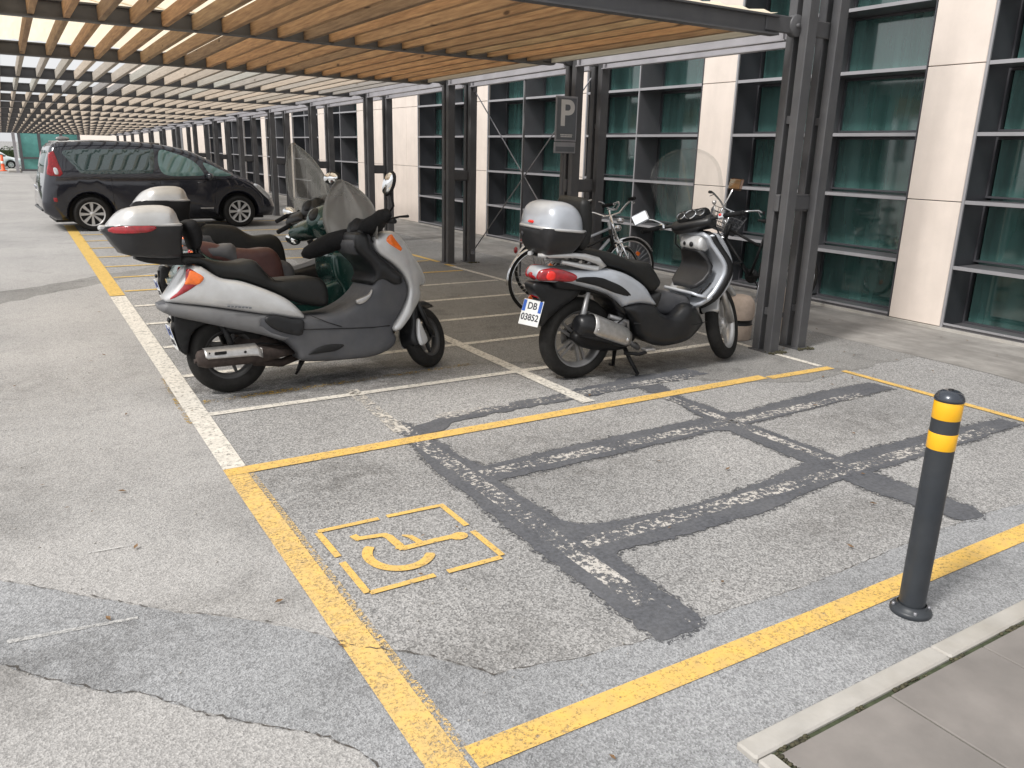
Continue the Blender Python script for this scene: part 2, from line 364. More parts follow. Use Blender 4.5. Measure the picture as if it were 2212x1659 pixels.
def fix_normals(o):
    import bmesh
    bm = bmesh.new(); bm.from_mesh(o.data); bmesh.ops.recalc_face_normals(bm, faces=bm.faces); bm.to_mesh(o.data); bm.free(); return o
def smooth_poly(pts, step=.02, closed=True, sharp=()):
    P = [np.array(p, float) for p in pts]; n = len(P); out = []
    rng = range(n) if closed else range(n-1)
    for i in rng:
        p1, p2 = P[i], P[(i+1) % n]
        p0 = P[i-1] if (closed or i > 0) else p1; p3 = P[(i+2) % n] if (closed or i+2 < n) else p2
        if i in sharp: p0 = p1
        if (i+1) % n in sharp: p3 = p2
        L_ = np.linalg.norm(p2-p1); m = max(1, int(L_/step))
        for k in range(m):
            t_ = k/m; t2 = t_*t_; t3 = t2*t_
            q = .5*((2*p1)+(-p0+p2)*t_+(2*p0-5*p1+4*p2-p3)*t2+(-p0+3*p1-3*p2+p3)*t3)
            out.append(q)
    if not closed: out.append(P[-1])
    return np.array(out)
def seg_dist(pts, poly):
    A = poly; B = np.roll(poly, -1, 0); AB = B-A; L2 = (AB**2).sum(1)+1e-12
    d = np.full(len(pts), 1e9)
    for i in range(len(A)):
        t_ = np.clip(((pts-A[i])@AB[i])/L2[i], 0, 1); q = A[i]+t_[:, None]*AB[i]
        d = np.minimum(d, np.hypot(*(pts-q).T))
    return d
def inside(pts, poly):
    x, y = pts[:, 0], pts[:, 1]; c = np.zeros(len(pts), bool); j = len(poly)-1
    for i in range(len(poly)):
        xi, yi = poly[i]; xj, yj = poly[j]
        k = ((yi > y) != (yj > y)) & (x < (xj-xi)*(y-yi)/((yj-yi) if abs(yj-yi) > 1e-12 else 1e-12)+xi); c ^= k; j = i
    return c
def puff(name, pts, lo, hi, r, mat, parent, step=.025, xf=None, smooth=True, sharp=(), keep=None, **k):
    """a rounded body with the given side outline (x,z) reaching from y=lo(x,z) to y=hi(x,z)"""
    poly = smooth_poly(pts, step, sharp=sharp) if smooth else np.array(pts, float)
    area = .5*np.sum(poly[:, 0]*np.roll(poly[:, 1], -1)-np.roll(poly[:, 0], -1)*poly[:, 1])
    if area < 0: poly = poly[::-1]
    nxt = np.roll(poly, -1, 0)-np.roll(poly, 1, 0); nn = np.stack([-nxt[:, 1], nxt[:, 0]], 1); nn /= (np.linalg.norm(nn, axis=1)[:, None]+1e-9)
    cand = []
    for q in (.06, .25, .55, 1.0):
        p = poly+nn*(r*q); ok = inside(p, poly); d = seg_dist(p, poly); ok &= d > r*q*.8
        cand.append(p[ok][::(1 if q < .9 else 2)])
    mn, mxx = poly.min(0), poly.max(0)
    gx, gz = np.meshgrid(np.arange(mn[0], mxx[0], step*1.7), np.arange(mn[1], mxx[1], step*1.7))
    g = np.stack([gx.ravel(), gz.ravel()], 1)
    ok = inside(g, poly); g = g[ok]; g = g[seg_dist(g, poly) > r+step*.7] if len(g) else g
    allp = np.concatenate([poly]+[c for c in cand if len(c)]+([g] if len(g) else []))
    nb = len(poly)
    res = delaunay_2d_cdt([Vector(p) for p in allp], [(i, (i+1) % nb) for i in range(nb)], [], 1, 1e-5)
    V2 = np.array([tuple(v) for v in res[0]]); F = [tuple(f) for f in res[2]]
    d = seg_dist(V2, poly); d[d < 1e-5] = 0
    if keep is not None:       # only this stretch of the outline is rounded off
        m_ = np.array([keep(q[0], q[1]) for q in poly]); d = np.full(len(V2), 1e9)
        for i in range(nb):
            if m_[i] and m_[(i+1) % nb]:
                A_, B_ = poly[i], poly[(i+1) % nb]; AB = B_-A_; t_ = np.clip(((V2-A_)@AB)/((AB**2).sum()+1e-12), 0, 1)
                d = np.minimum(d, np.hypot(*(V2-(A_+t_[:, None]*AB)).T))
    fl = lo if callable(lo) else (lambda x, z: lo); fh = hi if callable(hi) else (lambda x, z: hi)
    mb = MB(); up = []; dn = []
    for (x, z), dd in zip(V2, d):
        a, b = fl(x, z), fh(x, z); h = (b-a)/2; c = (a+b)/2; rr = min(r, h)
        pr = math.sqrt(max(0, 1-(1-min(dd/r, 1))**2)); hh = (h-rr)+rr*pr
        up.append((x, c+hh, z)); dn.append((x, c-hh, z))
    n = len(V2); fs = [tuple(f) for f in F]+[tuple(i+n for i in f[::-1]) for f in F]
    cnt = {}
    for f in F:
        for a, b in zip(f, f[1:]+f[:1]):
            cnt[(a, b)] = cnt.get((a, b), 0)+1
    for (a, b) in list(cnt):
        if (b, a) not in cnt: fs.append((b, a, a+n, b+n))
    mb.add(up+dn, fs, True, xf)
    return fix_normals(mb.build(name, mat, parent, **k))
def ribbon(name, prof, mat, parent, thick=.012, bulge=.03, ny=12, xf=None, power=2.0, **k):
    """prof: (x, z, half width); a sheet swept sideways, edges set back by bulge"""
    vs = []; fs = []
    for (x, z, hw) in prof:
        for j in range(ny+1):
            u = -1+2*j/ny
            vs.append((x-bulge*abs(u)**power, u*hw, z))
    m = ny+1
    for i in range(len(prof)-1):
        for j in range(ny): fs.append((i*m+j, i*m+j+1, (i+1)*m+j+1, (i+1)*m+j))
    mb = MB(); mb.add(vs, fs, True, xf); o = mb.build(name, mat, parent, **k)
    s_ = o.modifiers.new('t', 'SOLIDIFY'); s_.thickness = thick; s_.offset = 0
    return o
def text_mesh(name, s, size, mat, parent, xf, ext=.001, align='CENTER', bold=0.0, **k):
    cu = bpy.data.curves.new(name, 'FONT'); cu.body = s; cu.size = size; cu.extrude = ext; cu.align_x = align; cu.align_y = 'CENTER'; cu.offset = bold
    to = bpy.data.objects.new('tmp', cu); COL.objects.link(to)
    bpy.context.view_layer.update()
    me = bpy.data.meshes.new_from_object(to.evaluated_get(bpy.context.evaluated_depsgraph_get()))
    bpy.data.objects.remove(to); me.name = name; me.materials.clear(); me.materials.append(MT[mat])
    me.transform(xf)
    o = bpy.data.objects.new(name, me); COL.objects.link(o)
    if parent is not None: o.parent = parent
    return tag(o, **k)
def copy_tree(o, parent=None):
    c = o.copy(); COL.objects.link(c)
    if parent is not None: c.parent = parent
    for ch in list(o.children): copy_tree(ch, c)
    return c
def frame_mat(o, head=0, lean=0):
    h, l = R(head), R(lean)
    ex = Vector((math.cos(h), math.sin(h), 0)); n = Vector((-math.sin(h), math.cos(h), 0))
    ez = n*math.sin(l)+Vector((0, 0, 1))*math.cos(l); ey = ez.cross(ex)
    m = Matrix((ex, ey, ez)).transposed().to_4x4(); m.translation = Vector(o); return m
# ---------------- measured side outlines (metres, vehicle frame) ----------------
D = {
 'A_tail': [(-0.368, 0.659), (-0.32, 0.72), (-0.225, 0.837), (-0.185, 0.859), (-0.144, 0.852), (-0.04, 0.777), (0.095, 0.744), (0.242, 0.683), (0.363, 0.617), (0.433, 0.553), (0.477, 0.496), (0.478, 0.472), (0.384, 0.484), (0.178, 0.531), (-0.116, 0.596), (-0.365, 0.639)],
 'A_lower': [(-0.365, 0.639), (-0.116, 0.596), (0.178, 0.531), (0.384, 0.484), (0.482, 0.485), (0.659, 0.486), (0.787, 0.52), (0.896, 0.584), (0.972, 0.668), (0.988, 0.734), (0.969, 0.801), (0.903, 0.87), (0.859, 0.915), (0.852, 0.98), (0.97, 1.019), (0.999, 0.91), (1.148, 0.792), (1.24, 0.674), (1.248, 0.582), (1.192, 0.471), (1.111, 0.352), (1.138, 0.28), (1.104, 0.213), (0.978, 0.169), (0.81, 0.159), (0.459, 0.182), (0.409, 0.247), (0.319, 0.338), (0.166, 0.396), (-0.173, 0.499), (-0.347, 0.554), (-0.398, 0.593), (-0.405, 0.628)],
 'A_front': [(1.004, 0.997), (1.101, 1.037), (1.184, 1.008), (1.289, 0.887), (1.395, 0.734), (1.414, 0.664), (1.37, 0.632), (1.373, 0.55), (1.265, 0.431), (1.16, 0.336), (1.099, 0.35), (1.192, 0.471), (1.248, 0.582), (1.24, 0.674), (1.148, 0.792), (1.021, 0.887), (0.992, 0.954)],
 'A_nose': [(1.238, 0.91), (1.359, 0.825), (1.43, 0.706), (1.435, 0.648), (1.388, 0.627), (1.29, 0.714), (1.209, 0.832)],
 'A_seat': [(-0.246, 0.919), (-0.152, 0.91), (-0.02, 0.877), (0.077, 0.866), (0.179, 0.878), (0.227, 0.836), (0.298, 0.747), (0.419, 0.744), (0.583, 0.743), (0.658, 0.706), (0.68, 0.618), (0.652, 0.534), (0.46, 0.574), (0.357, 0.629), (0.256, 0.684), (0.087, 0.751), (-0.04, 0.767), (-0.095, 0.812), (-0.138, 0.86), (-0.25, 0.88)],
 'A_light': [(-0.229, 0.842), (-0.153, 0.803), (-0.139, 0.773), (-0.199, 0.722), (-0.278, 0.678), (-0.345, 0.658), (-0.294, 0.708), (-0.251, 0.764)],
 'A_ind': [(1.11, 1.015), (1.146, 0.976), (1.197, 0.913), (1.18, 0.893), (1.068, 0.967)],
 'A_patch': [(0.205, 0.487), (0.26, 0.519), (0.384, 0.482), (0.458, 0.465), (0.452, 0.39), (0.418, 0.366), (0.272, 0.417)],
 'A_vent': [(0.474, 0.235), (0.589, 0.284), (0.725, 0.275), (0.676, 0.241), (0.585, 0.234)],
 'A_lid': [(-0.641, 1.114), (-0.624, 1.141), (-0.553, 1.204), (-0.464, 1.228), (-0.332, 1.229), (-0.271, 1.204), (-0.249, 1.152), (-0.246, 1.113)],
 'A_box': [(-0.644, 1.109), (-0.246, 1.113), (-0.234, 1.099), (-0.244, 0.998), (-0.264, 0.912), (-0.54, 0.934), (-0.596, 0.973), (-0.643, 1.049)],
 'A_refl': [(-0.623, 1.106), (-0.398, 1.108), (-0.437, 1.071), (-0.619, 1.07)],
 'A_pad': [(-0.218, 1.113), (-0.163, 1.143), (-0.124, 1.111), (-0.11, 1.031), (-0.133, 0.962), (-0.168, 0.954), (-0.188, 1.034), (-0.212, 1.083)],
 'A_plate': [(-0.3, 0.505), (-0.26, 0.502), (-0.291, 0.398), (-0.334, 0.311), (-0.369, 0.31), (-0.347, 0.377)],
 'A_fend': [(-0.285, 0.504), (-0.147, 0.47), (-0.212, 0.428), (-0.246, 0.393), (-0.245, 0.307), (-0.291, 0.35), (-0.277, 0.439)],
 'A_exh': [(-0.246, 0.33), (-0.175, 0.373), (0.148, 0.33), (0.189, 0.262), (0.398, 0.304), (0.391, 0.207), (0.167, 0.19), (-0.16, 0.228)],
 'A_shield': [(-0.184, 0.38), (0.136, 0.337), (0.176, 0.268), (0.17, 0.255), (-0.174, 0.291), (-0.19, 0.341)],
 'A_ffend': [(1.288, 0.38), (1.34, 0.256), (1.343, 0.195), (1.264, 0.167), (1.213, 0.184), (1.204, 0.257), (1.248, 0.36)],
 'B_seat': [(-0.001, 0.849), (0.047, 0.882), (0.215, 0.841), (0.401, 0.809), (0.548, 0.815), (0.59, 0.74), (0.618, 0.627), (0.615, 0.59), (0.528, 0.595), (0.417, 0.724), (0.265, 0.755), (0.093, 0.775)],
 'B_shield': [(0.938, 0.774), (1.019, 0.796), (1.14, 0.792), (1.267, 0.657), (1.339, 0.482), (1.221, 0.397), (1.049, 0.305), (0.943, 0.326), (0.982, 0.479), (0.936, 0.571)],
 'C_seat': [(0.21, 0.854), (0.28, 0.899), (0.49, 0.88), (0.594, 0.822), (0.674, 0.792), (0.815, 0.801), (0.881, 0.75), (0.922, 0.635), (0.916, 0.442), (0.793, 0.556), (0.555, 0.706), (0.293, 0.771)],
 'C_lid': [(-0.258, 1.122), (-0.236, 1.16), (-0.145, 1.229), (-0.045, 1.254), (0.052, 1.248), (0.122, 1.196), (0.161, 1.151)],
 'C_tail': [(-0.064, 0.618), (-0.032, 0.617), (-0.171, 0.416)],
 'B_tail': [(-0.174, 0.709), (-0.134, 0.652), (-0.171, 0.575), (-0.202, 0.601), (-0.235, 0.512)],
 'S_body': [(-0.377, 0.75), (-0.162, 0.725), (0.025, 0.679), (0.155, 0.634), (0.235, 0.586), (0.285, 0.54), (0.317, 0.546), (0.389, 0.555), (0.456, 0.553), (0.591, 0.533), (0.544, 0.594), (0.479, 0.674), (0.373, 0.744), (0.272, 0.789), (0.173, 0.816), (0.09, 0.825), (-0.015, 0.816), (-0.107, 0.821), (-0.192, 0.826), (-0.287, 0.838), (-0.369, 0.837), (-0.402, 0.789)],
 'S_light': [(-0.402, 0.789), (-0.369, 0.832), (-0.287, 0.841), (-0.191, 0.819), (-0.104, 0.779), (-0.145, 0.74), (-0.283, 0.75), (-0.377, 0.76)],
 'S_slash': [(-0.127, 0.749), (-0.098, 0.774), (0.05, 0.771), (0.147, 0.74), (0.253, 0.692), (0.33, 0.629), (0.298, 0.622), (0.185, 0.654), (0.055, 0.703), (-0.071, 0.736)],
 'S_seat': [(-0.112, 0.94), (-0.099, 0.97), (0.014, 0.957), (0.168, 0.936), (0.322, 0.882), (0.404, 0.853), (0.536, 0.844), (0.581, 0.809), (0.677, 0.688), (0.616, 0.62), (0.574, 0.616), (0.466, 0.702), (0.313, 0.789), (0.136, 0.842), (-0.021, 0.899)],
 'S_rail': [(-0.359, 0.939), (-0.135, 0.918), (-0.111, 0.938), (-0.06, 0.923), (0.046, 0.885), (0.112, 0.826), (0.071, 0.81), (-0.055, 0.846), (-0.219, 0.9)],
 'S_floor': [(0.294, 0.538), (0.385, 0.563), (0.566, 0.535), (0.624, 0.479), (0.747, 0.438), (0.86, 0.515), (0.971, 0.502), (1.089, 0.39), (1.1, 0.334), (0.932, 0.239), (0.663, 0.214), (0.472, 0.29), (0.399, 0.402), (0.315, 0.501)],
 'S_hump': [(0.673, 0.599), (0.749, 0.615), (0.923, 0.555), (0.918, 0.514), (0.873, 0.439), (0.709, 0.493)],
 'S_muf': [(-0.129, 0.528), (-0.037, 0.526), (0.26, 0.38), (0.306, 0.294), (0.203, 0.271), (-0.006, 0.333), (-0.122, 0.407)],
 'S_plate': [(-0.342, 0.634), (-0.201, 0.593), (-0.333, 0.4), (-0.431, 0.435)],
 'V_body': [(-0.784, 0.492), (-0.741, 0.769), (-0.637, 1.259), (-0.517, 1.524), (-0.424, 1.555), (0.235, 1.582), (1.005, 1.582), (1.504, 1.522), (1.872, 1.435), (2.224, 1.269), (2.649, 1.021), (2.983, 0.887), (3.273, 0.659), (3.453, 0.472), (3.464, 0.239), (3.267, 0.173), (2.976, 0.088), (2.131, 0.088), (0.258, 0.036), (-0.378, 0.262), (-0.712, 0.35)],
 'V_gr': [(-0.419, 1.38), (-0.368, 1.43), (0.036, 1.468), (0.996, 1.49), (1.164, 1.473), (1.098, 1.097), (0.951, 1.034), (-0.116, 1.018), (-0.2, 1.167)],
 'V_gf': [(1.26, 1.423), (1.598, 1.419), (1.861, 1.296), (2.029, 0.996), (1.275, 1.035)],
 'V_gq': [(1.95, 1.34), (2.138, 1.279), (2.605, 1.032), (2.248, 1.008), (2.066, 1.191)],
 'V_tl': [(-0.499, 1.379), (-0.452, 1.399), (-0.409, 1.006), (-0.545, 0.996), (-0.561, 1.084)],
 'V_hl': [(3.027, 0.842), (3.229, 0.705), (3.385, 0.542), (3.312, 0.52), (3.133, 0.683)],
}
# ---------------- the ground and its markings ----------------
def flat(name, polys, z, mat, label=None, **k):
    mb = MB()
    for poly in polys:
        n = len(poly); a = sum(poly[i][0]*poly[(i+1) % n][1]-poly[(i+1) % n][0]*poly[i][1] for i in range(n))
        if a < 0: poly = poly[::-1]
        mb.add([(p[0], p[1], z) for p in poly], [tuple(range(n))])
    return mb.build(name, mat, None, kind='structure', label=label, category=k.get('cat', 'road marking'))
def rough_poly(poly, step=.03, amp=.012, seed=0, closed=True):
    rnd = random.Random(seed); out = []; n = len(poly)
    for i in range(n if closed else n-1):
        a = Vector(poly[i]); b = Vector(poly[(i+1) % n]); L_ = (b-a).length; m = max(1, int(L_/step)); d = (b-a).normalized(); nn = Vector((-d.y, d.x))
        for j in range(m):
            p = a.lerp(b, j/m); q = rnd.gauss(0, amp)+.6*amp*math.sin(j*.37+seed)
            out.append((p.x+nn.x*q, p.y+nn.y*q))
    return out
def earclip_flat(name, polys, z, mat, **k):
    """like flat(), for concave outlines"""
    mb = MB()
    for poly in polys:
        nb = len(poly)
        res = delaunay_2d_cdt([Vector(p) for p in poly], [(i, (i+1) % nb) for i in range(nb)], [], 1, 1e-5)
        fs = []
        vs = [(v[0], v[1], z) for v in res[0]]
        for f in res[2]:
            a, b, c = [res[0][i] for i in f]
            cr = (b-a).cross(c-a) if hasattr((b-a), 'cross') else 1
            fs.append(tuple(f) if cr > 0 else tuple(reversed(f)))
        mb.add(vs, fs)
    return mb.build(name, mat, None, kind='structure', label=k.get('label'), category='road marking')
g = MB(); g.add([(-400, -200, 0), (400, -200, 0), (400, 700, 0), (-400, 700, 0)], [(0, 1, 2, 3)])
g.build('ground', 'asphalt', kind='structure')
def sheet(name, poly, z, mat):
    mb = MB(); nb = len(poly)
    res = delaunay_2d_cdt([Vector(p) for p in poly], [(i, (i+1) % nb) for i in range(nb)], [], 1, 1e-5)
    fs = []
    for f in res[2]:
        a, b, c = [res[0][i] for i in f]; cr = (b[0]-a[0])*(c[1]-a[1])-(b[1]-a[1])*(c[0]-a[0])
        fs.append(tuple(f) if cr > 0 else tuple(reversed(f)))
    mb.add([(v[0], v[1], z) for v in res[0]], fs)
    return mb.build(name, mat, kind='structure')
# open driveway to the left of the bays, lighter and more worn
sheet('driveway', rough_poly([(.80, 1.7), (.78, 5), (.80, 10), (.85, 18), (.95, 46), (-60, 46), (-60, -6), (.62, -6), (.66, 1.6)], .2, .006, 3), .0009, 'drive')
# trench patches
crack1 = [(-1.6, 4.6), (-.9, 3.95), (-.21, 3.278), (-.014, 3.074), (.214, 2.839), (.321, 2.736), (.483, 2.603), (.611, 2.482), (.728, 2.337), (.777, 2.248), (.898, 2.142), (.987, 2.063), (1.039, 1.998), (1.121, 1.868), (1.189, 1.864)]
crack2 = [(-1.6, 4.0), (-.9, 3.4), (-.21, 2.692), (-.112, 2.563), (.075, 2.367), (.148, 2.332), (.213, 2.246), (.307, 2.122), (.466, 1.968), (.518, 1.922), (.591, 1.837), (.636, 1.759), (.66, 1.66), (.70, 1.45), (.78, 1.0), (.9, 0)]
seam = [(1.189, 1.864), (1.45, 1.80), (1.7, 1.775), (1.981, 1.775), (2.379, 1.745), (2.783, 1.75), (3.249, 1.77), (3.776, 1.772), (4.072, 1.74), (5.2, 1.75), (8, 1.8)]
sheet('trench_patch', rough_poly(crack1, .03, .003, 5, False)+rough_poly(seam, .03, .004, 6, False)+[(8, 1.8), (8, 0), (.9, 0)]+rough_poly(crack2[::-1], .03, .003, 7, False), .0018, 'patch')
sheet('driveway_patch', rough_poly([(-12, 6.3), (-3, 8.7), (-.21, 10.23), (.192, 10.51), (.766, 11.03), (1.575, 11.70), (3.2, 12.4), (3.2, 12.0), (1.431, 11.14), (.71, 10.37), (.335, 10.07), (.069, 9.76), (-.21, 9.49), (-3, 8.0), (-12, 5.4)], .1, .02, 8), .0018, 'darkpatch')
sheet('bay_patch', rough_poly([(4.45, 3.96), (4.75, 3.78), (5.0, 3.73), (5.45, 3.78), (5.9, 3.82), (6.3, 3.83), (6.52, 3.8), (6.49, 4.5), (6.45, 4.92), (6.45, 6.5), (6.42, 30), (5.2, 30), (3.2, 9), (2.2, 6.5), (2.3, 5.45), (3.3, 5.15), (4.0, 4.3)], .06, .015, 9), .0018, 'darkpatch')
sheet('pavement', rough_poly([(6.46, 3.2), (6.47, 4.92), (6.47, 6.5), (6.44, 30), (6.44, 86), (7.9, 86), (7.9, -2), (6.3, -2), (6.35, 1.5), (6.42, 2.9)], .2, .01, 10), .0030, 'concrete')
def crackline(name, pts, wid, z, seed):
    rnd = random.Random(seed); mb = MB(); P_ = rough_poly(pts, .02, .003, seed, False); L_ = []; R_ = []
    for i, p in enumerate(P_):
        a = Vector(P_[max(0, i-1)]); b = Vector(P_[min(len(P_)-1, i+1)]); d = (b-a).normalized(); n_ = Vector((-d.y, d.x)); w_ = wid*rnd.uniform(.2, 1.2)
        L_.append((p[0]+n_.x*w_, p[1]+n_.y*w_, z)); R_.append((p[0]-n_.x*w_, p[1]-n_.y*w_, z))
    m = len(L_); mb.add(L_+R_, [(i, i+m, i+m+1, i+1) for i in range(m-1)]); return mb.build(name, 'crack', kind='structure')
crackline('asphalt_crack', crack1, .0032, .0062, 11)
crackline('asphalt_crack', crack2[:13], .0038, .0026, 12)
crackline('asphalt_crack', seam[:9], .0025, .0026, 13)
# blacked-out old bay lines with white flecks showing through
Z_T = .0040
def band(y, x0, x1, w_, seed): return rough_poly([(x0, y-w_/2), (x1, y-w_/2), (x1, y+w_/2), (x0, y+w_/2)], .025, .009, seed)
tar = [
 rough_poly([(1.80, 4.16), (1.76, 3.84), (1.72, 3.6), (1.70, 3.36), (1.715, 3.12), (1.70, 2.89), (1.70, 2.5), (1.70, 2.2), (1.70, 1.97), (1.71, 1.74), (1.90, 1.735), (1.945, 1.80), (1.945, 1.98), (1.945, 2.2), (1.97, 2.31), (2.03, 2.325), (2.33, 2.30), (2.88, 2.29), (3.10, 2.33), (3.52, 2.37), (3.53, 2.12), (3.56, 1.95), (3.595, 1.775), (3.745, 1.755), (3.80, 1.83), (3.76, 2.05), (3.748, 2.36), (4.68, 2.37), (5.35, 2.40), (5.34, 2.53), (4.90, 2.56), (4.66, 2.575), (3.78, 2.595), (3.775, 3.09), (3.76, 3.24), (3.98, 3.24), (4.84, 3.287), (5.36, 3.30), (5.33, 3.485), (4.80, 3.50), (4.40, 3.47), (3.93, 3.428), (3.80, 3.47), (3.79, 3.88), (3.88, 4.21), (3.68, 4.27), (3.672, 3.97), (3.66, 3.75), (3.60, 3.455), (2.8, 3.442), (2.29, 3.427), (1.97, 3.40), (1.91, 3.58), (1.93, 3.8), (1.89, 3.89), (1.90, 4.22), (1.84, 4.3)], .025, .005, 21),
]
holes = [[(1.925, 3.2), (2.2, 3.215), (2.64, 3.21), (3.5, 3.24), (3.56, 3.2), (3.55, 2.9), (3.54, 2.62), (3.18, 2.55), (2.64, 2.51), (2.23, 2.54), (2.02, 2.585), (1.94, 2.68), (1.94, 2.81), (1.925, 3.06)]]
def sheet_holes(name, outer, hs, z, mat):
    pts = []; ed = []
    for q in [outer]+hs:
        b = len(pts); pts += [Vector(p) for p in q]; ed += [(b+i, b+(i+1) % len(q)) for i in range(len(q))]
    res = delaunay_2d_cdt(pts, ed, [], 1, 1e-5); fs = []
    hp = [np.array(h) for h in hs]
    for f in res[2]:
        a, b, c = [res[0][i] for i in f]; cen = np.array([[(a[0]+b[0]+c[0])/3, (a[1]+b[1]+c[1])/3]])
        if any(inside(cen, h)[0] for h in hp): continue
        cr = (b[0]-a[0])*(c[1]-a[1])-(b[1]-a[1])*(c[0]-a[0]); fs.append(tuple(f) if cr > 0 else tuple(reversed(f)))
    mb = MB(); mb.add([(v[0], v[1], z) for v in res[0]], fs); return mb.build(name, mat, kind='structure')
def grow(poly, d):
    c = np.array(poly); a_ = .5*np.sum(c[:, 0]*np.roll(c[:, 1], -1)-np.roll(c[:, 0], -1)*c[:, 1]); t2 = np.roll(c, -3, 0)-np.roll(c, 3, 0); n2 = np.stack([t2[:, 1], -t2[:, 0]], 1); n2 /= np.linalg.norm(n2, axis=1)[:, None]+1e-9
    rn = random.Random(3); return [tuple(c[i]+n2[i]*(d if a_ > 0 else -d)*rn.uniform(.3, 1.5)) for i in range(len(c))]
sheet_holes('thin_black_edge', grow(tar[0], .022), [grow(rough_poly(holes[0], .025, .004, 22), -.022)], Z_T-.0006, 'tar_faint')
sheet_holes('blacked_out_line', tar[0], [rough_poly(holes[0], .025, .005, 22)], Z_T, 'tar')
sheet('blacked_out_line', rough_poly([(1.88, 4.00), (2.02, 4.02), (2.13, 4.11), (2.5, 4.15), (3.1, 4.16), (3.9, 4.20), (4.4, 4.22), (4.35, 4.42), (3.8, 4.42), (3.2, 4.34), (2.6, 4.27), (2.15, 4.22), (1.9, 4.16)], .03, .012, 23), Z_T+.0003, 'tar')
fl = MB()
def frect(x0, y0, x1, y1, z=Z_T+.0007): fl.add([(x0, y0, z), (x1, y0, z), (x1, y1, z), (x0, y1, z)], [(0, 1, 2, 3)])
for (x0, y0, x1, y1) in ((1.775, 1.95, 1.875, 4.3), (1.9, 3.27, 5.0, 3.36), (1.9, 2.40, 5.1, 2.49), (3.66, 2.5, 3.73, 4.0)): frect(x0, y0, x1, y1)
frect(1.88, 1.78, 1.89, 1.9); frect(2.1, 4.19, 4.3, 4.30, Z_T+.0009)
fl.build('old_white_flecks', 'fleck', kind='structure')
# old oil and grime, plus painted contact shade where the scooters stand
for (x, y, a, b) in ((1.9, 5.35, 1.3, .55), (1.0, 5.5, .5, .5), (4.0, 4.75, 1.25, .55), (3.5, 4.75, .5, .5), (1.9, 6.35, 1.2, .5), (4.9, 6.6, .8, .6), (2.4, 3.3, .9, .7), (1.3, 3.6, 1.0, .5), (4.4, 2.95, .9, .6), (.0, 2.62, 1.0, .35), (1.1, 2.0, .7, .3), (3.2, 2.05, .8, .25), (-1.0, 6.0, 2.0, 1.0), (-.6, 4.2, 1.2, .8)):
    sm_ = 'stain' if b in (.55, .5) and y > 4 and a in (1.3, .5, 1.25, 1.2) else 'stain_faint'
    mb = MB(); mb.add([(x-a, y-b, .0030), (x+a, y-b, .0030), (x+a, y+b, .0030), (x-a, y+b, .0030)], [(0, 1, 2, 3)]); mb.build('oil_stain_and_shade', sm_, kind='structure')
# painted lines
ZP = .0052
def line(name, segs, mat, z=ZP):
    mb = MB()
    for (x0, y0, x1, y1, w0, w1) in segs:
        a = Vector((x0, y0)); b = Vector((x1, y1)); d = (b-a).normalized(); n_ = Vector((-d.y, d.x)); m = max(1, int((b-a).length/.5))
        for i in range(m):
            p, q = a.lerp(b, i/m), a.lerp(b, (i+1)/m); wa = w0+(w1-w0)*i/m; wb = w0+(w1-w0)*(i+1)/m
            mb.add([tuple(p-n_*wa/2)+(z,), tuple(q-n_*wb/2)+(z,), tuple(q+n_*wb/2)+(z,), tuple(p+n_*wa/2)+(z,)], [(0, 1, 2, 3)])
    return mb.build(name, mat, kind='structure')
line('yellow_edge_line', [(.816, 1.515, .808, 3.885, .108, .104)], 'yellow')
line('faded_yellow_edge', [(.882, 1.60, .872, 3.885, .036, .034)], 'yellow_fade', ZP-.0004)
line('yellow_front_line', [(.888, 1.583, 2.3, 1.566, .095, .095), (2.3, 1.566, 6.4, 1.565, .095, .105)], 'yellow_new', ZP+.0003)
line('yellow_bay_line', [(.757, 3.935, 4.72, 3.965, .095, .095)], 'yellow_new', ZP+.0006)
line('yellow_bay_line', [(4.74, 3.925, 5.44, 3.91, .075, .075)], 'yellow_new', ZP+.0006)
line('yellow_corner_line', [(5.45, 3.80, 5.45, 1.63, .062, .07)], 'yellow_new', ZP+.0003)
line('white_edge_line', [(.815, 3.985, .868, 9.45, .115, .15)], 'white', ZP+.0006)
line('old_yellow_edge_line', [(.782, 4.8, .80, 5.9, .10, .10)], 'yellow_old', ZP)
line('yellow_edge_line', [(.870, 9.5, .94, 18.2, .15, .18)], 'yellow_far')
line('white_bay_line', [(.87, 4.93, 5.35, 4.95, .065, .075), (.9, 5.89, 5.33, 5.92, .075, .075), (.92, 6.85, 5.3, 6.86, .075, .075), (.93, 7.85, 5.27, 7.86, .075, .075), (.95, 8.8, 5.26, 8.85, .075, .075)], 'white')
line('white_centre_line', [(3.14, 4.06, 3.14, 6.6, .105, .10)], 'white', ZP+.0009)
line('white_side_line', [(5.40, 3.98, 5.40, 4.46, .06, .06), (5.40, 4.66, 5.39, 7.45, .06, .06), (5.36, 7.7, 5.30, 10.2, .07, .08)], 'white', ZP+.0003)
line('yellow_side_line', [(5.31, 10.2, 5.32, 10.45, .08, .08), (5.33, 10.7, 5.25, 16, .08, .09)], 'yellow_far', ZP+.0003)
line('yellow_bay_line', [(.97, y, 5.25, y+.03, .07, .07) for y in (9.77, 10.85, 11.85, 12.9, 14.03, 15.1, 16.15, 18.15, 20.5)], 'yellow_far')
line('old_yellow_bay_line', [(.9, 5.2, 2.9, 5.28, .075, .06)], 'yellow_old')
line('old_white_line', [(1.84, 5.04, 1.80, 4.1, .085, .095)], 'white_worn')
line('tyre_scratch', [(-.19, 2.81, .2, 2.755, .024, .016), (.09, 3.35, .25, 3.34, .012, .012)], 'chalk', ZP)
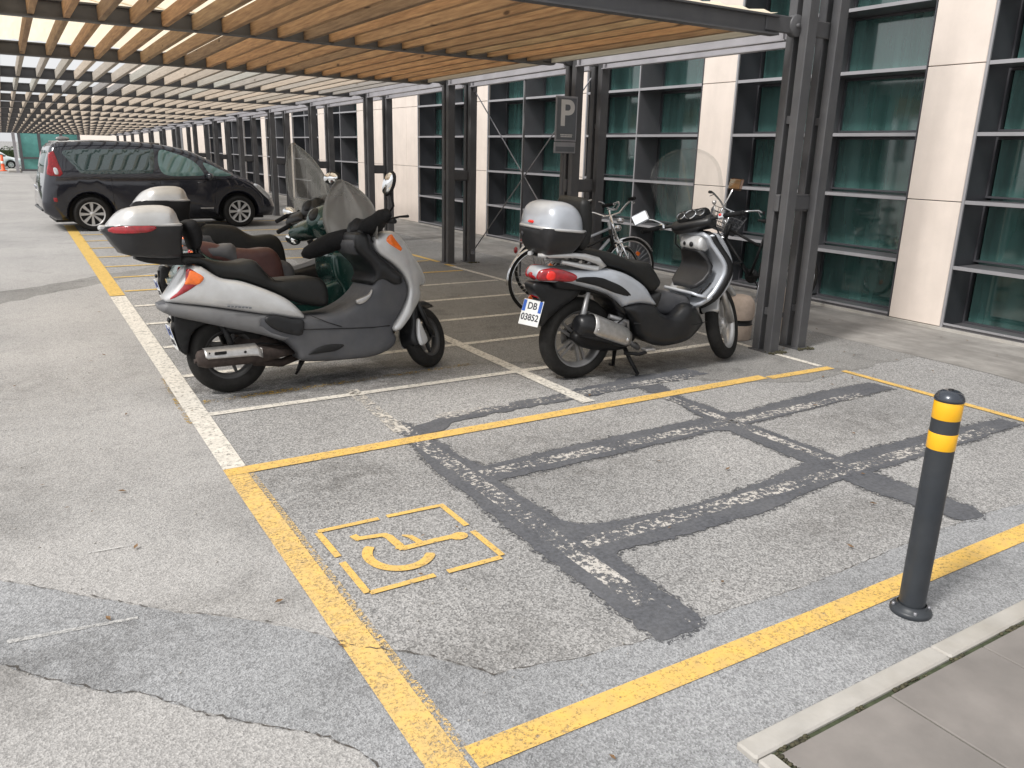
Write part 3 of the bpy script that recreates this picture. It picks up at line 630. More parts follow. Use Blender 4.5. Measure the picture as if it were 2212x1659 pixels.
# wheelchair symbol
def stroke(mb, pts, w_, z=ZP+.0003):
    P_ = [Vector(p) for p in pts]; L_ = []; R_ = []
    ws = w_ if isinstance(w_, (list, tuple)) else [w_]*len(P_)
    for i, p in enumerate(P_):
        d = (P_[min(i+1, len(P_)-1)]-P_[max(i-1, 0)]).normalized(); n_ = Vector((-d.y, d.x))*ws[i]/2
        L_.append((p.x+n_.x, p.y+n_.y, z)); R_.append((p.x-n_.x, p.y-n_.y, z))
    m = len(P_); mb.add(L_+R_, [(i, i+m, i+m+1, i+1) for i in range(m-1)])
sy = MB(); t_ = .024
for a, b in (((.957, 3.09), (1.235, 3.085)), ((1.275, 3.088), (1.53, 3.078)), ((1.545, 3.09), (1.548, 2.835)), ((1.545, 2.775), (1.547, 2.525)), ((1.535, 2.513), (1.29, 2.515)), ((1.235, 2.515), (.965, 2.515)), ((.957, 2.52), (.955, 2.785)), ((.957, 2.835), (.953, 3.08))):
    stroke(sy, [a, b], .029, ZP+.0003)
sy.add([(1.472+.040*math.cos(R(a)), 2.762+.034*math.sin(R(a)), ZP+.0001) for a in range(0, 360, 20)], [tuple(range(18))])
stroke(sy, [(1.49, 2.76), (1.46, 2.765)], [.03, .03], ZP+.0002)   # head
stroke(sy, [(1.46, 2.77), (1.38, 2.775), (1.215, 2.775), (1.20, 2.80)], .036, ZP+.0004)   # body
stroke(sy, [(1.215, 2.765), (1.205, 2.90), (1.19, 2.93)], .038, ZP+.0006)   # leg
stroke(sy, [(1.20, 2.925), (1.085, 2.945), (1.07, 2.94)], .032, ZP+.0008)
stroke(sy, [(1.085, 2.935), (1.075, 2.985)], .034, ZP+.0006)
stroke(sy, [(1.30, 2.79), (1.285, 2.86), (1.26, 2.885)], [.03, .028, .012], ZP+.0009)
arc = [(1.187+.128*math.cos(R(a)), 2.752+.135*math.sin(R(a))) for a in range(132, 334, 6)]
stroke(sy, arc, [.036]+[.043]*(len(arc)-2)+[.032], ZP+.0010)
sy.build('wheelchair_marking', 'yellow_new', kind='structure')
# paved island with its kerb, lower right
k = MB()
k.box((1.552, 1.176, -.02), (2.48, 1.25, .022), bev=.006); k.box((2.484, 1.176, -.02), (3.6, 1.25, .022), bev=.006); k.box((3.604, 1.176, -.02), (5.6, 1.25, .022), bev=.006)
k.box((1.552, -.6, -.02), (1.612, 1.172, .022), bev=.006)
k.build('kerb', 'kerb', kind='structure')
pv = MB()
xs = [1.628, 2.130, 2.646, 3.16, 3.68, 4.2, 4.72, 5.24]
for i in range(len(xs)-1):
    for j, (y0, y1) in enumerate(((.66, 1.160), (.155, .655), (-.35, .15))):
        pv.box((xs[i]+.003, y0, -.02), (xs[i+1]-.003, y1, .016+.0006*((i+j) % 2)), bev=.003)
pv.build('paving', 'paver', kind='structure')
jn = MB(); jn.box((1.613, -.5, -.03), (5.5, 1.175, .010)); jn.build('paving_joints', 'joint', kind='structure')
ms = MB(); rnd = random.Random(4)
for i in range(260):
    x = rnd.uniform(1.63, 3.4) if i % 3 else 1.62+rnd.random()*.01; y = 1.168+rnd.uniform(-.006, .006) if i % 3 else rnd.uniform(.7, 1.17); s_ = rnd.uniform(.003, .008)
    if i % 3 and math.sin(x*9)+math.sin(x*23) < .1: continue
    ms.ell((x, y, .013), (s_*1.6, s_, s_*.8), 6)
for cx, cy in ((5.76, 4.43), (5.42, 4.44), (5.76, 10.43)):
    for i in range(60):
        s_ = rnd.uniform(.004, .012); ms.ell((cx+rnd.uniform(-.08, .1), cy+rnd.gauss(0, .02), .01), (s_, s_, s_*rnd.uniform(.4, 1.0)), 6)
ms.build('moss', 'moss', kind='stuff', label='moss and dirt growing along the paving edge and post feet', category='moss')
gr_ = MB()
for i in range(500):
    x = rnd.uniform(-1.5, 6); y = rnd.uniform(1.3, 7); s_ = rnd.uniform(.002, .006); gr_.ell((x, y, .004), (s_, s_*rnd.uniform(.5, 1), s_*.6), 5)
gr_.build('grit', 'kerb', kind='stuff', label='loose grit scattered over the asphalt', category='grit')

lf = MB(); rnd = random.Random(31)
for i in range(150):
    x, y = (rnd.uniform(-1.5, 6.3), rnd.uniform(1.3, 9)) if i % 3 else (rnd.uniform(5.0, 7.7), rnd.uniform(3.2, 7.5))
    s_ = rnd.uniform(.008, .02); a = rnd.random()*6.3; c_, d_ = math.cos(a)*s_, math.sin(a)*s_
    lf.add([(x-c_, y-d_, .012), (x+d_*.45, y-c_*.45, .016), (x+c_, y+d_, .012+rnd.random()*.008), (x-d_*.45, y+c_*.45, .014)], [(0, 1, 2, 3)])
MT['leaf'] = simple('dry_leaf', (.16, .09, .04), .8, var=.4, scale=40)
lf.build('leaf_litter', 'leaf', kind='stuff', label='few small dry leaves and crumbs scattered on the asphalt', category='leaf litter')

# ---------------- office building ----------------
OB = empty('office_building', label='long office building with cream wall panels and deep grey window grids with teal glass', category='building')
XF, XG = 7.76, 8.19
TOP = 6.2
def cladding(y0, y1):
    mb = MB(); zs = [.03, 1.243, 2.493, 3.743, 4.993, TOP]
    for a, b in zip(zs, zs[1:]): mb.box((XF, y0+.004, a+.004), (XF+.05, y1-.004, b-.004), bev=.003)
    mb.build('cladding_panel', 'cream', OB)
def core(y0, y1): 
    mb = MB(); mb.box((XF+.052, y0+.001, 0), (XG+.22, y1-.001, TOP)); mb.box((XF-.004, y1, .0), (XF+.1, y1+.012, TOP))
    mb.build('pier', 'fin', OB)
def window(y0, y1, n=2, seed=0, deep=True):
    rnd = random.Random(seed); mb = MB(); W_ = (y1-y0)/n
    zs = [.0]+[.622*i for i in range(1, 11)]
    mb.box((XF+.015, y0, .0), (XF+.05, y1, .055)); mb.box((XF+.05, y0, .0), (XG+.01, y1, .035))
    for i in range(1, n): mb.box((XF+.008, y0+W_*i-.016, .056), (XG-.002, y0+W_*i+.016, TOP))
    for z in zs[1:]: mb.box((XF+.012, y0+.013, z-.012), (XG-.004, y1-.03, z+.012))
    o = mb.build('window', 'fin_light', OB)
    ns = MB()
    for z in zs[1:]: ns.box((XF-.002, y0+.013, z-.017), (XF+.0115, y1-.03, z+.017))
    ns.box((XF-.002, y0+.013, .056), (XF+.014, y1-.03, .075)); ns.box((XF-.008, y1-.0285, .0), (XF+.012, y1-.004, TOP))
    for i in range(1, n): ns.box((XF-.004, y0+W_*i-.012, .076), (XF-.0025, y0+W_*i+.012, TOP))
    ns.build('nosing', 'nosing', o)
    fr = MB()
    for i in range(n):
        a, b = y0+W_*i+(.017 if i else .0), y0+W_*(i+1)-(.017 if i < n-1 else 0.0)
        for j, z in enumerate(zs):
            z1 = zs[j+1] if j+1 < len(zs) else TOP
            fr.box((XG-.035, a, z+.037), (XG+.02, a+.045, z1-.016)); fr.box((XG-.035, b-.018, z+.037), (XG+.02, b, z1-.016))
            fr.box((XG-.034, a+.046, z+.037), (XG+.019, b-.019, z+.055)); fr.box((XG-.034, a+.046, z1-.04), (XG+.019, b-.019, z1-.016))
    fr.build('frame', 'fin', o)
    gm = MB(); gm.box((XG, y0+.04, .05), (XG+.012, y1-.04, TOP-.03)); gm.build('pane', 'pane', o)
    bl = MB()
    for i in range(n):
        a, b = y0+W_*i+.05, y0+W_*(i+1)-.05; y = a; zb = rnd.choice((.65, .05, 1.3, .65))
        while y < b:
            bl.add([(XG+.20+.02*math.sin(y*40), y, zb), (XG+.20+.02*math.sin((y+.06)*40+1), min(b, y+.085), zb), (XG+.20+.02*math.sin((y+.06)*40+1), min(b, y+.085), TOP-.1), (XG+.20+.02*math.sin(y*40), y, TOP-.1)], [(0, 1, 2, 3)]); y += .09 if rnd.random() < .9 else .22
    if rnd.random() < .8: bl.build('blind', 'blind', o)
P0 = 4.41; PER = 3.045; PW = .565
for kx in (-2, -1, 0, 1, 2, 3, 5, 6, 7, 8, 9, 10):
    y0 = P0+PER*kx
    core(y0, y0+PW); cladding(y0, y0+PW)
    if kx not in (3,): window(y0+PW+.0, y0+PER, 2, kx+20)
# window run up to the wide blank wall, then the blank wall itself
ya, yb = P0+PER*4, P0+PER*5
window(P0+PER*3+PW, ya, 2, 55)
core(ya, yb); n_ = 5; ww = (yb-ya)/n_
for i in range(n_): cladding(ya+ww*i, ya+ww*(i+1))
yc = P0+PER*11
core(yc, 44.0)
for i in range(14): cladding(yc+(44-yc)*i/14, yc+(44-yc)*(i+1)/14)
mb = MB(); mb.box((XF-.02, 44.02, 0), (XG, 47, TOP)); mb.build('pier', 'fin_light', OB)
core(47.05, 110)
for i in range(12): cladding(47.05+(62.95)*i/12, 47.05+62.95*(i+1)/12)
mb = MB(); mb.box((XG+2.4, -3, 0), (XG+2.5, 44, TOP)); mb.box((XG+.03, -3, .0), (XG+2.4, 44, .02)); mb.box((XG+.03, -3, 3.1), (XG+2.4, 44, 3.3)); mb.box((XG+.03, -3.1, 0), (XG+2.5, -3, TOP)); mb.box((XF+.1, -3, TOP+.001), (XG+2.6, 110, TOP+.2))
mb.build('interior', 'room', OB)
mb = MB(); mb.box((XF-.03, -3, 0), (XF+.012, P0+PER*11, .028)); mb.build('plinth', 'kerb', OB)
# things in the rooms behind the glass: desks
mb = MB()
for y in (3.2, 6.3, 9.5, 12.2, 15, 21, 24):
    mb.box((XG+.7, y-.7, .68), (XG+1.4, y+.7, .72)); mb.box((XG+.75, y-.65, .02), (XG+.8, y-.6, .68)); mb.box((XG+.9, y-.2, .8), (XG+.95, y+.25, 1.1))
mb.build('desk', 'fin_light', OB)

# ---------------- pergola ----------------
PG = empty('pergola', Matrix.Translation((5.42, 4.57, 0)), label='long grey steel car park pergola with wooden slats above the bays', category='pergola')
inv_pg = Matrix.Translation((-5.42, -4.57, 0))
def pb(mb, name, mat, **k):
    mb.v = [(x, y, z-(.0142*max(0.0, y-8) if z > 2.2 else 0.0)) for x, y, z in mb.v]     # the roof falls slightly towards the far end
    o = mb.build(name, mat, PG, **k); o.data.transform(inv_pg); return o
NB = 15; YP = [4.57+3.0*i for i in range(NB+1)]
for i, y in enumerate(YP):
    top = 5.2 if i == 0 else 2.68
    for x in (5.42, 5.77):
        mb = MB()
        for s_ in (-1, 1): mb.box((x-.055, y+s_*.063-.038, 0), (x+.055, y+s_*.063+.038, top), bev=.006)
        for z in (.35, 1.9): mb.box((x-.03, y-.0245, z-.03), (x+.03, y+.0245, z+.03))
        if i < 8: mb.box((x-.075, y-.12, -.01), (x+.075, y+.12, .012))
        pb(mb, 'post', 'steel')
    mb = MB(); mb.box((5.35, y-.022, 1.18), (5.85, y+.022, 1.32), bev=.008)
    mb.box((5.475, y-.035, 1.2), (5.715, y+.035, 1.30))
    pb(mb, 'spacer_plate', 'steel')
    mb = MB(); x0 = -.02
    mb.box((x0, y-.006, 2.511), (5.16, y+.006, 2.622)); mb.box((x0, y-.045, 2.497), (5.12, y+.045, 2.510)); mb.box((x0, y-.045, 2.623), (5.12, y+.045, 2.636))
    mb.box((5.0, y-.018, 2.525), (5.86, y+.018, 2.645), bev=.006)
    mb.lathe([(.0, -.03), (.075, -.03), (.08, -.024), (.08, .024), (.075, .03), (0, .03)], 28, 'y', (5.335, y, 2.585)); mb.lathe([(0, -.045), (.018, -.045), (.018, .045), (0, .045)], 6, 'y', (5.335, y, 2.585))
    pb(mb, 'rafter', 'steel')
for i in range(NB):
    for x in (5.395, 5.745):
        mb = MB(); y0, y1 = YP[i]+.103, YP[i+1]-.103
        mb.box((x-.006, y0, 2.505), (x+.006, y1, 2.64)); mb.box((x-.045, y0, 2.495), (x+.03, y1, 2.504)); mb.box((x-.045, y0, 2.641), (x+.03, y1, 2.65))
        for yy in (y0+.02, y1-.05): mb.box((x-.04, yy, 2.506), (x-.03, yy+.03, 2.638))
        pb(mb, 'edge_beam', 'steel_lit')
    mb = MB(); mb.box((5.075, YP[i]+.05, 2.515), (5.12, YP[i+1]-.05, 2.63)); pb(mb, 'edge_board', 'wood_old' if i < 2 else 'steel_lit')
far = MB(); rnd = random.Random(12); nj = 0
for i in range(NB):
    for kx in range(21):
        x = .085+.2365*kx; dz = rnd.uniform(-.004, .004); dx = rnd.uniform(-.006, .006)
        a = (x-.0225+dx, YP[i]+.008, 2.513+dz); b = (x+.0225+dx, YP[i+1]-.008, 2.621)
        if i < 4: mb = MB(); mb.box(a, b, bev=.003); pb(mb, 'joist', 'wood' if i < 2 else 'wood_old')
        else: far.box(a, b)
pb(far, 'joist', 'wood_old', kind='stuff')
for i in range(2):
    mb = MB()
    nx = 66; x0, x1 = -.05, 5.1; vs = []
    for j in range(nx+1):
        x = x0+(x1-x0)*j/nx; z = 2.655+.009*math.sin(j*math.pi/1.5)
        vs += [(x, YP[i]-.03, z+.002*i), (x, YP[i+1]+.03, z+.002*i)]
    mb.add(vs, [(2*j, 2*j+2, 2*j+3, 2*j+1) for j in range(nx)], True); pb(mb, 'roof_sheet', 'sheet')
for (ya_, za_, yb_, zb_) in ((YP[2]-.1, 2.46, YP[1]+.12, .14), (YP[2]-.12, .16, YP[1]+.1, 2.46)):
    mb = MB(); x = 5.775 if za_ > 1 else 5.76
    mb.tube([(x, ya_, za_), (x, yb_, zb_)], .008, 8)
    for (y, z) in ((ya_, za_), (yb_, zb_)): mb.box((x-.02, y-.03, z-.03), (x+.02, y+.03, z+.03))
    pb(mb, 'brace_rod', 'rod')
mb = MB(); mb.tube([(5.72, 9.05, 0), (5.72, 9.05, 2.5)], .014, 8); pb(mb, 'hanger_rod', 'steel')
mb = MB(); mb.box((.50, 47.9, 0), (.64, 48.1, 2.5)); pb(mb, 'post', 'steel_lit')

# ---------------- parking sign ----------------
SG = empty('parking_sign', Matrix.Translation((5.2, 7.40, 0)), label='grey parking sign with a white letter P on a post behind the silver scooter', category='sign')
SM = Matrix.Translation((5.2, 7.40, 0)).inverted()
def sb(mb, name, mat, **k):
    o = mb.build(name, mat, SG, **k); o.data.transform(SM); return o
mb = MB(); mb.box((5.065, 7.385, 1.722), (5.345, 7.400, 2.185), bev=.004); sb(mb, 'sign_panel', 'signedge')
mb = MB(); mb.box((5.083, 7.381, 1.742), (5.327, 7.3845, 2.165)); sb(mb, 'sign_face', 'signgrey')
mb = MB(); mb.box((5.060, 7.385, 1.600), (5.340, 7.400, 1.716), bev=.004); sb(mb, 'lower_panel', 'signedge')
mb = MB(); mb.box((5.078, 7.381, 1.617), (5.322, 7.3845, 1.668)); sb(mb, 'sign_face', 'signgrey')
tx = Matrix.Translation((.005, -.0205, 2.0)) @ Matrix.Rotation(R(90), 4, 'X')
text_mesh('letter', 'P', .37, 'signwhite', SG, tx, .0012, bold=.008)
mb = MB()
for j, (a, b) in enumerate(((5.13, 5.285), (5.135, 5.28))):
    x = a
    while x < b: mb.box((x, 7.379, 1.785-j*.018), (min(b, x+.014), 7.3808, 1.797-j*.018)); x += .019
sb(mb, 'small_lettering', 'signwhite')
mb = MB(); mb.tube([(5.2, 7.425, 0), (5.2, 7.425, 2.15)], .022, 12); mb.box((5.17, 7.4005, 1.64), (5.23, 7.43, 1.67)); mb.box((5.17, 7.4005, 2.02), (5.23, 7.43, 2.05)); sb(mb, 'pole', 'steel')

# ---------------- bollard ----------------
BO = empty('bollard', Matrix.Translation((2.655, 1.43, 0)), label='anthracite steel bollard with two yellow bands standing by the kerb', category='bollard')
mb = MB(); mb.lathe([(.0, 0), (.069, 0), (.072, .004), (.072, .014), (.067, .022), (.053, .026), (.050, .04)], 48); mb.build('base_flange', 'bollard', BO)
mb = MB(); mb.lathe([(.0455, .02), (.0455, .825)], 48); mb.build('post', 'bollard', BO)
for za, zb in ((.757, .820), (.648, .708)):
    mb = MB(); mb.lathe([(.0462, za), (.0467, za+.001), (.0467, zb-.001), (.0462, zb)], 48); mb.build('yellow_band', 'bolyel', BO)
mb = MB(); mb.lathe([(.0455, .821), (.0485, .822), (.0485, .828), (.046, .836), (.039, .847), (.027, .855), (.010, .858), (.0, .858)], 48)
mb.build('cap', 'bolcap', BO)
mb = MB(); mb.lathe([(0, .861), (.009, .861), (.010, .856)], 16); mb.build('cap_screw', 'black', BO)

for k_ in range(4):
    a = R(45+90*k_); mb = MB(); mb.lathe([(0, .032), (.006, .032), (.007, .026), (.007, .02)], 6, 'z', (.061*math.cos(a), .061*math.sin(a), 0)); mb.build('bolt', 'rod', BO)

# ---------------- concrete blocks ----------------
def block(x, y, label):
    e = empty('concrete_block', Matrix.Translation((x, y, 0)), label=label, category='concrete block', group='round concrete blocks by the pergola posts')
    mb = MB(); mb.lathe([(0, 0), (.118, 0), (.125, .01), (.13, .14)], 40); mb.lathe([(.13, .19), (.137, .22), (.137, .30), (.125, .355), (.095, .392), (.05, .405), (0, .408)], 40); mb.build('body', 'pink', e)
    mb = MB(); mb.lathe([(.13, .14), (.122, .145), (.122, .185), (.13, .19)], 40); mb.build('black_band', 'black', e)
block(5.56, 5.03, 'pale pink concrete block with a black band behind the front wheel of the silver scooter')
block(6.28, 5.12, 'pale pink concrete block with a black band seen between the two nearest pergola posts')

# ---------------- far end ----------------
PV = empty('glass_pavilion', Matrix.Translation((2.3, 50.6, 0)), label='small teal glass building at the far end of the pergola', category='building')
PI = Matrix.Translation((-2.3, -50.6, 0))
def vb(mb, name, mat):
    o = mb.build(name, mat, PV); o.data.transform(PI); return o
mb = MB(); mb.box((.8, 50.75, .1), (3.6, 54, 3.2)); vb(mb, 'glass_wall', 'teal')
mb = MB()
for x in (.78, 1.68, 2.72, 3.55): mb.box((x, 50.6, 0), (x+.14, 50.74, 3.25))
mb.box((.93, 50.62, .62), (1.67, 50.74, .72)); mb.box((1.83, 50.62, .62), (3.54, 50.74, .72)); mb.box((.7, 50.5, 3.26), (3.8, 54.2, 3.5)); mb.box((.7, 50.55, 0), (3.8, 50.59, .1))
vb(mb, 'frame', 'fin_light')
HD = MB(); rnd = random.Random(5)
for i in range(5200):
    x = rnd.uniform(-14, .72); y = rnd.uniform(59.4, 60.6); z = rnd.uniform(0, 1.1+.12*math.sin(x*3)+.06*math.sin(x*11)); s_ = .06
    a = rnd.random()*6.3; b = rnd.uniform(-1, 1)
    u = Vector((math.cos(a), math.sin(a), b)).normalized()*s_; v = u.cross(Vector((rnd.random()-.5, rnd.random()-.5, 1))).normalized()*s_*.8
    p = Vector((x, y, z)); HD.add([p-u, p-v, p+u, p+v], [(0, 1, 2, 3)])
HD.box((-14, 59.7, 0), (.7, 60.3, .95))
HD.build('hedge', 'hedge', label='low dark green hedge far away behind the white car', category='hedge')
CN = empty('traffic_post', Matrix.Translation((-.05, 50.3, 0)), label='orange plastic traffic post standing near the white car', category='traffic post')
mb = MB(); mb.lathe([(0, 0), (.17, 0), (.17, .04), (.09, .06), (.075, .4), (.06, .8), (0, .81)], 20); mb.build('body', 'cone', CN)
mb = MB(); mb.lathe([(.079, .38), (.079, .5), (.076, .5)], 20); mb.build('white_band', 'white_obj', CN)
IS = MB(); IS.box((.15, 48.4, 0), (.72, 51, .12), bev=.03); IS.build('kerb', 'kerb', kind='structure')
# ---------------- vehicles ----------------
def lerp(a, b, t): return a+(b-a)*t
def clampf(t): return max(0.0, min(1.0, t))
def interp(x, xs, ys): return float(np.interp(x, xs, ys))
def steer(pivot, ang, rake):
    a = Vector((-math.sin(R(rake)), 0, math.cos(R(rake)))); p = Vector(pivot)
    return Matrix.Translation(p) @ Matrix.Rotation(R(ang), 4, a) @ Matrix.Translation(-p)
def two_wheel(name, parent, c, ro, ri, wd, spokes, mat_rim, xf=None, disc=True, pair=False):
    """tyre, rim with cast spokes and a brake disc; the axle runs along y"""
    X = (xf @ Matrix.Translation(c)) if xf is not None else Matrix.Translation(c)
    e = None
    mb = MB(); h = wd/2; prof = []
    for i in range(17):
        t_ = math.pi*(i/16); prof.append((ri+(ro-ri)*(math.sin(t_)**.55), -h*math.cos(t_)*(1 if 0 < i < 16 else .8)))
    mb.lathe(prof, 56, 'y', xf=X)
    tyre = mb.build('tyre', 'tyre', parent)
    mb = MB(); mb.lathe([(ri+.004, -h*.72), (ri-.006, -h*.75), (ri-.018, -h*.55), (ri-.028, -h*.3), (ri-.028, h*.3), (ri-.018, h*.55), (ri-.006, h*.75), (ri+.004, h*.72)], 56, 'y', xf=X)
    mb.lathe([(0, -h*.6), (.042, -h*.6), (.05, -h*.4), (.05, h*.4), (.042, h*.6), (0, h*.6)], 24, 'y', xf=X)
    for k in range(spokes):
        th = 2*math.pi*k/spokes
        offs = (-.10, .10) if pair else (0,)
        for of in offs:
            rot = Matrix.Rotation(th+of*.9, 4, 'Y')
            o2 = of*.16
            mb.add([(.03, -.014, -.012+o2), (.03, .014, -.012+o2), (.03, .014, .012+o2), (.03, -.014, .012+o2),
                    (ri-.012, -.012, -.008+of*.45), (ri-.012, .012, -.008+of*.45), (ri-.012, .012, .008+of*.45), (ri-.012, -.012, .008+of*.45)],
                   [(0, 1, 5, 4), (1, 2, 6, 5), (2, 3, 7, 6), (3, 0, 4, 7)], False, X @ rot)
    rim = mb.build('rim', mat_rim, tyre)
    if disc:
        mb = MB(); mb.lathe([(.055, -h*.68), (.105, -h*.68), (.105, -h*.62), (.055, -h*.62)], 40, 'y', xf=X @ Matrix.Rotation(R(180), 4, 'Z'), close=True, smooth=False); mb.build('brake_disc', 'alu', tyre)
    tyre.name = 'wheel'
    return tyre
def curve_screen(name, parent, rows, mat, xf, ny=14, thick=.004):
    """rows of (x, z, half width, depth of the curve)"""
    vs = []; fs = []; m = ny+1
    for (x, z, hw, bl) in rows:
        for j in range(m):
            u = -1+2*j/ny; vs.append((x-bl*u*u, u*hw, z))
    for i in range(len(rows)-1):
        for j in range(ny): fs.append((i*m+j, i*m+j+1, (i+1)*m+j+1, (i+1)*m+j))
    mb = MB(); mb.add(vs, fs, True, xf); o = mb.build(name, mat, parent)
    s_ = o.modifiers.new('t', 'SOLIDIFY'); s_.thickness = thick; s_.offset = 0; return o
def plate(parent, xf, w_, h_, rows, side_blue=True, name='number_plate'):
    mb = MB(); mb.box((-w_/2, -h_/2, 0), (w_/2, h_/2, .004), xf, bev=.0015); o = mb.build(name, 'plate', parent)
    for xa in (-w_/2+.004, w_/2-.032):
        mb = MB(); mb.box((xa, 0.005, .0042), (xa+.028, h_/2-.006, .0056), xf); mb.build('blue_band', 'plate_blue', o)
    for i, (txt, y, sz) in enumerate(rows):
        text_mesh('plate_lettering', txt, sz, 'ink', o, xf @ Matrix.Translation((0, y, .0048)), .0006, bold=.0012)
    return o

def maxi(cfg):
    E_ = empty('motor_scooter', frame_mat(cfg['o'], 0, cfg['lean']), label=cfg['label'], category='motor scooter', group='motor scooters parked side by side')
    dx = cfg.get('dx', 0)
    body, low, seatm = cfg['body'], cfg['low'], cfg['seat']
    def wbody(x, z):
        return interp(x, (-.45, -.3, -.1, .3, .6, 1.0, 1.45), (.11, .155, .20, .225, .225, .23, .17))
    def wfront(x, z):
        return interp(x, (.95, 1.1, 1.25, 1.42), (.255, .25, .215, .11))
    tk = cfg.get('tail', 1.0); fdx = cfg.get('fdx', 0.0)
    def sq(pts): return [(.5+(x-.5)*tk if x < .5 else x, z) for x, z in pts]
    def P_(k): return [(x+fdx*clampf((x-.6)/.3), z) for x, z in sq(D[k])] if k in ('A_lower', 'A_tail', 'A_light', 'A_seat', 'A_patch') else [(x+fdx, z) for x, z in D[k]] if k in ('A_front', 'A_nose', 'A_ind') else D[k]
    rw = .5-.5*tk
    puff('lower_fairing', P_('A_lower'), lambda x, z: -(wbody(x, z)-.008), lambda x, z: wbody(x, z)-.008, .045, low, E_)
    puff('tail_panel', P_('A_tail'), lambda x, z: -wbody(x, z)+.0, lambda x, z: wbody(x, z), .05, body, E_)
    if not cfg.get('plain'): puff('lower_trim', sq([(-.408, .622), (-.365, .637), (-.116, .594), (.178, .529), (.255, .512), (.205, .475), (.27, .41), (.41, .362), (.40, .338), (.319, .338), (.166, .396), (-.173, .499), (-.347, .554), (-.400, .590)]), lambda x, z: -wbody(x, z)+.004, lambda x, z: wbody(x, z)-.004, .045, 'grey_trim', E_)
    def groove(pts, w_=.0035):
        for s_ in (-1, 1):
            g_ = MB(); g_.tube([(x, s_*(wbody(x, z)-.006), z) for x, z in pts], w_, 6); g_.build('panel_gap', 'black', E_)
    groove([(.44, .405), (.60, .395), (.80, .382), (.95, .375), (1.08, .375)]); groove([(.50, .50), (.62, .44), (.72, .40)], .0025)
    puff('front_shield', P_('A_front'), lambda x, z: -wfront(x, z), lambda x, z: wfront(x, z), .04, body, E_)
    puff('nose_panel', P_('A_nose'), lambda x, z: -.155+.25*max(0, x-1.25), lambda x, z: .155-.25*max(0, x-1.25), .05, cfg.get('nose', body), E_)
    # seat
    if 'seatpoly' in cfg: puff('seat', cfg['seatpoly'], lambda x, z: -cfg.get('sw', .165), lambda x, z: cfg.get('sw', .165), .05, seatm, E_)
    puff('seat_base' if 'seatpoly' in cfg else 'seat', P_('A_seat'), lambda x, z: -interp(x, (-.2, .2, .6), (.15, .175, .14)), lambda x, z: interp(x, (-.2, .2, .6), (.15, .175, .14)), .05, 'grey_pl' if 'seatpoly' in cfg else seatm, E_)
    # lights on both flanks
    for s_ in (-1, 1):
        f1 = (lambda x, z: -wbody(x, z)-.004) if s_ < 0 else (lambda x, z: wbody(x, z)-.03)
        f2 = (lambda x, z: -wbody(x, z)+.03) if s_ < 0 else (lambda x, z: wbody(x, z)+.004)
        lp = P_('A_light'); cx = sum(p[0] for p in lp)/len(lp)
        puff('tail_light', lp, f1, f2, .018, 'red', E_, step=.012)
        zs_ = sq([(-.215, .832), (-.153, .800), (-.142, .775), (-.175, .742), (-.215, .742), (-.255, .745), (-.245, .770), (-.232, .80)])
        g1 = (lambda x, z: -wbody(x, z)-.008) if s_ < 0 else (lambda x, z: wbody(x, z)-.02)
        g2 = (lambda x, z: -wbody(x, z)+.02) if s_ < 0 else (lambda x, z: wbody(x, z)+.008)
        puff('rear_indicator', zs_, g1, g2, .012, 'orange', E_, step=.01)
        g1 = (lambda x, z: -wfront(x, z)-.006) if s_ < 0 else (lambda x, z: wfront(x, z)-.03)
        g2 = (lambda x, z: -wfront(x, z)+.03) if s_ < 0 else (lambda x, z: wfront(x, z)+.006)
        puff('front_indicator', P_('A_ind'), g1, g2, .014, 'orange', E_, step=.01)
        h1 = (lambda x, z: -wbody(x, z)-.003) if s_ < 0 else (lambda x, z: wbody(x, z)-.03)
        h2 = (lambda x, z: -wbody(x, z)+.03) if s_ < 0 else (lambda x, z: wbody(x, z)+.003)
        puff('foot_pad', P_('A_patch'), h1, h2, .01, 'dark_pl', E_, step=.015)
        puff('side_vent', P_('A_vent'), h1, h2, .008, 'black', E_, step=.012)
        if s_ < 0 and not cfg.get('plain'):
            puff('hatch', [(.835, .572), (.93, .61), (.955, .64), (.945, .60), (.90, .558), (.85, .545)], h1, h2, .006, 'alu', E_, step=.012)
            mb = MB()
            for q in range(7):
                mb.box((-.02+q*.022, -.218, .592-q*.0035), (-.005+q*.022, -.21, .600-q*.0035))
            mb.build('model_lettering', 'signgrey', E_)
    # inner leg shield and dash top
    puff('inner_shield', [(a+fdx, b) for a, b in [(.855, .93), (.90, .872), (.968, .80), (.987, .735), (.96, .67), (1.04, .70), (1.13, .66), (1.20, .67), (1.20, .72), (1.12, .79), (1.0, .90), (.97, .96), (.95, 1.02), (.87, 1.03)]], -.234, .234, .04, cfg.get('inner', 'dark_pl'), E_)
    puff('belly', [(-.05, .42), (.2, .38), (.42, .25), (.5, .17), (.95, .15), (1.1, .22), (1.14, .40), (.9, .48), (.4, .46), (0, .55)], -.13, .13, .03, 'black', E_, step=.04)
    # engine and swing arm
    mb = MB(); mb.ell((.22, .03, .29), (.20, .12, .10)); mb.tube([(.35, .1, .3), (0, .1, .26)], [.07, .05], 12); mb.tube([(.4, -.06, .27), (0, -.105, .25)], [.05, .03], 12)
    mb.tube([(.15, -.07, .2), (.35, 0, .16), (.48, 0, .2)], .03, 8); mb.build('engine', 'rust', E_)
    for s_ in (-1, 1):
        mb = MB(); mb.tube([(.02+rw, s_*.12, .27), (-.05+rw, s_*.11, .50)], .02, 10); mb.build('shock_absorber', 'black', E_)
    # exhaust
    mb = MB(); y = -.185
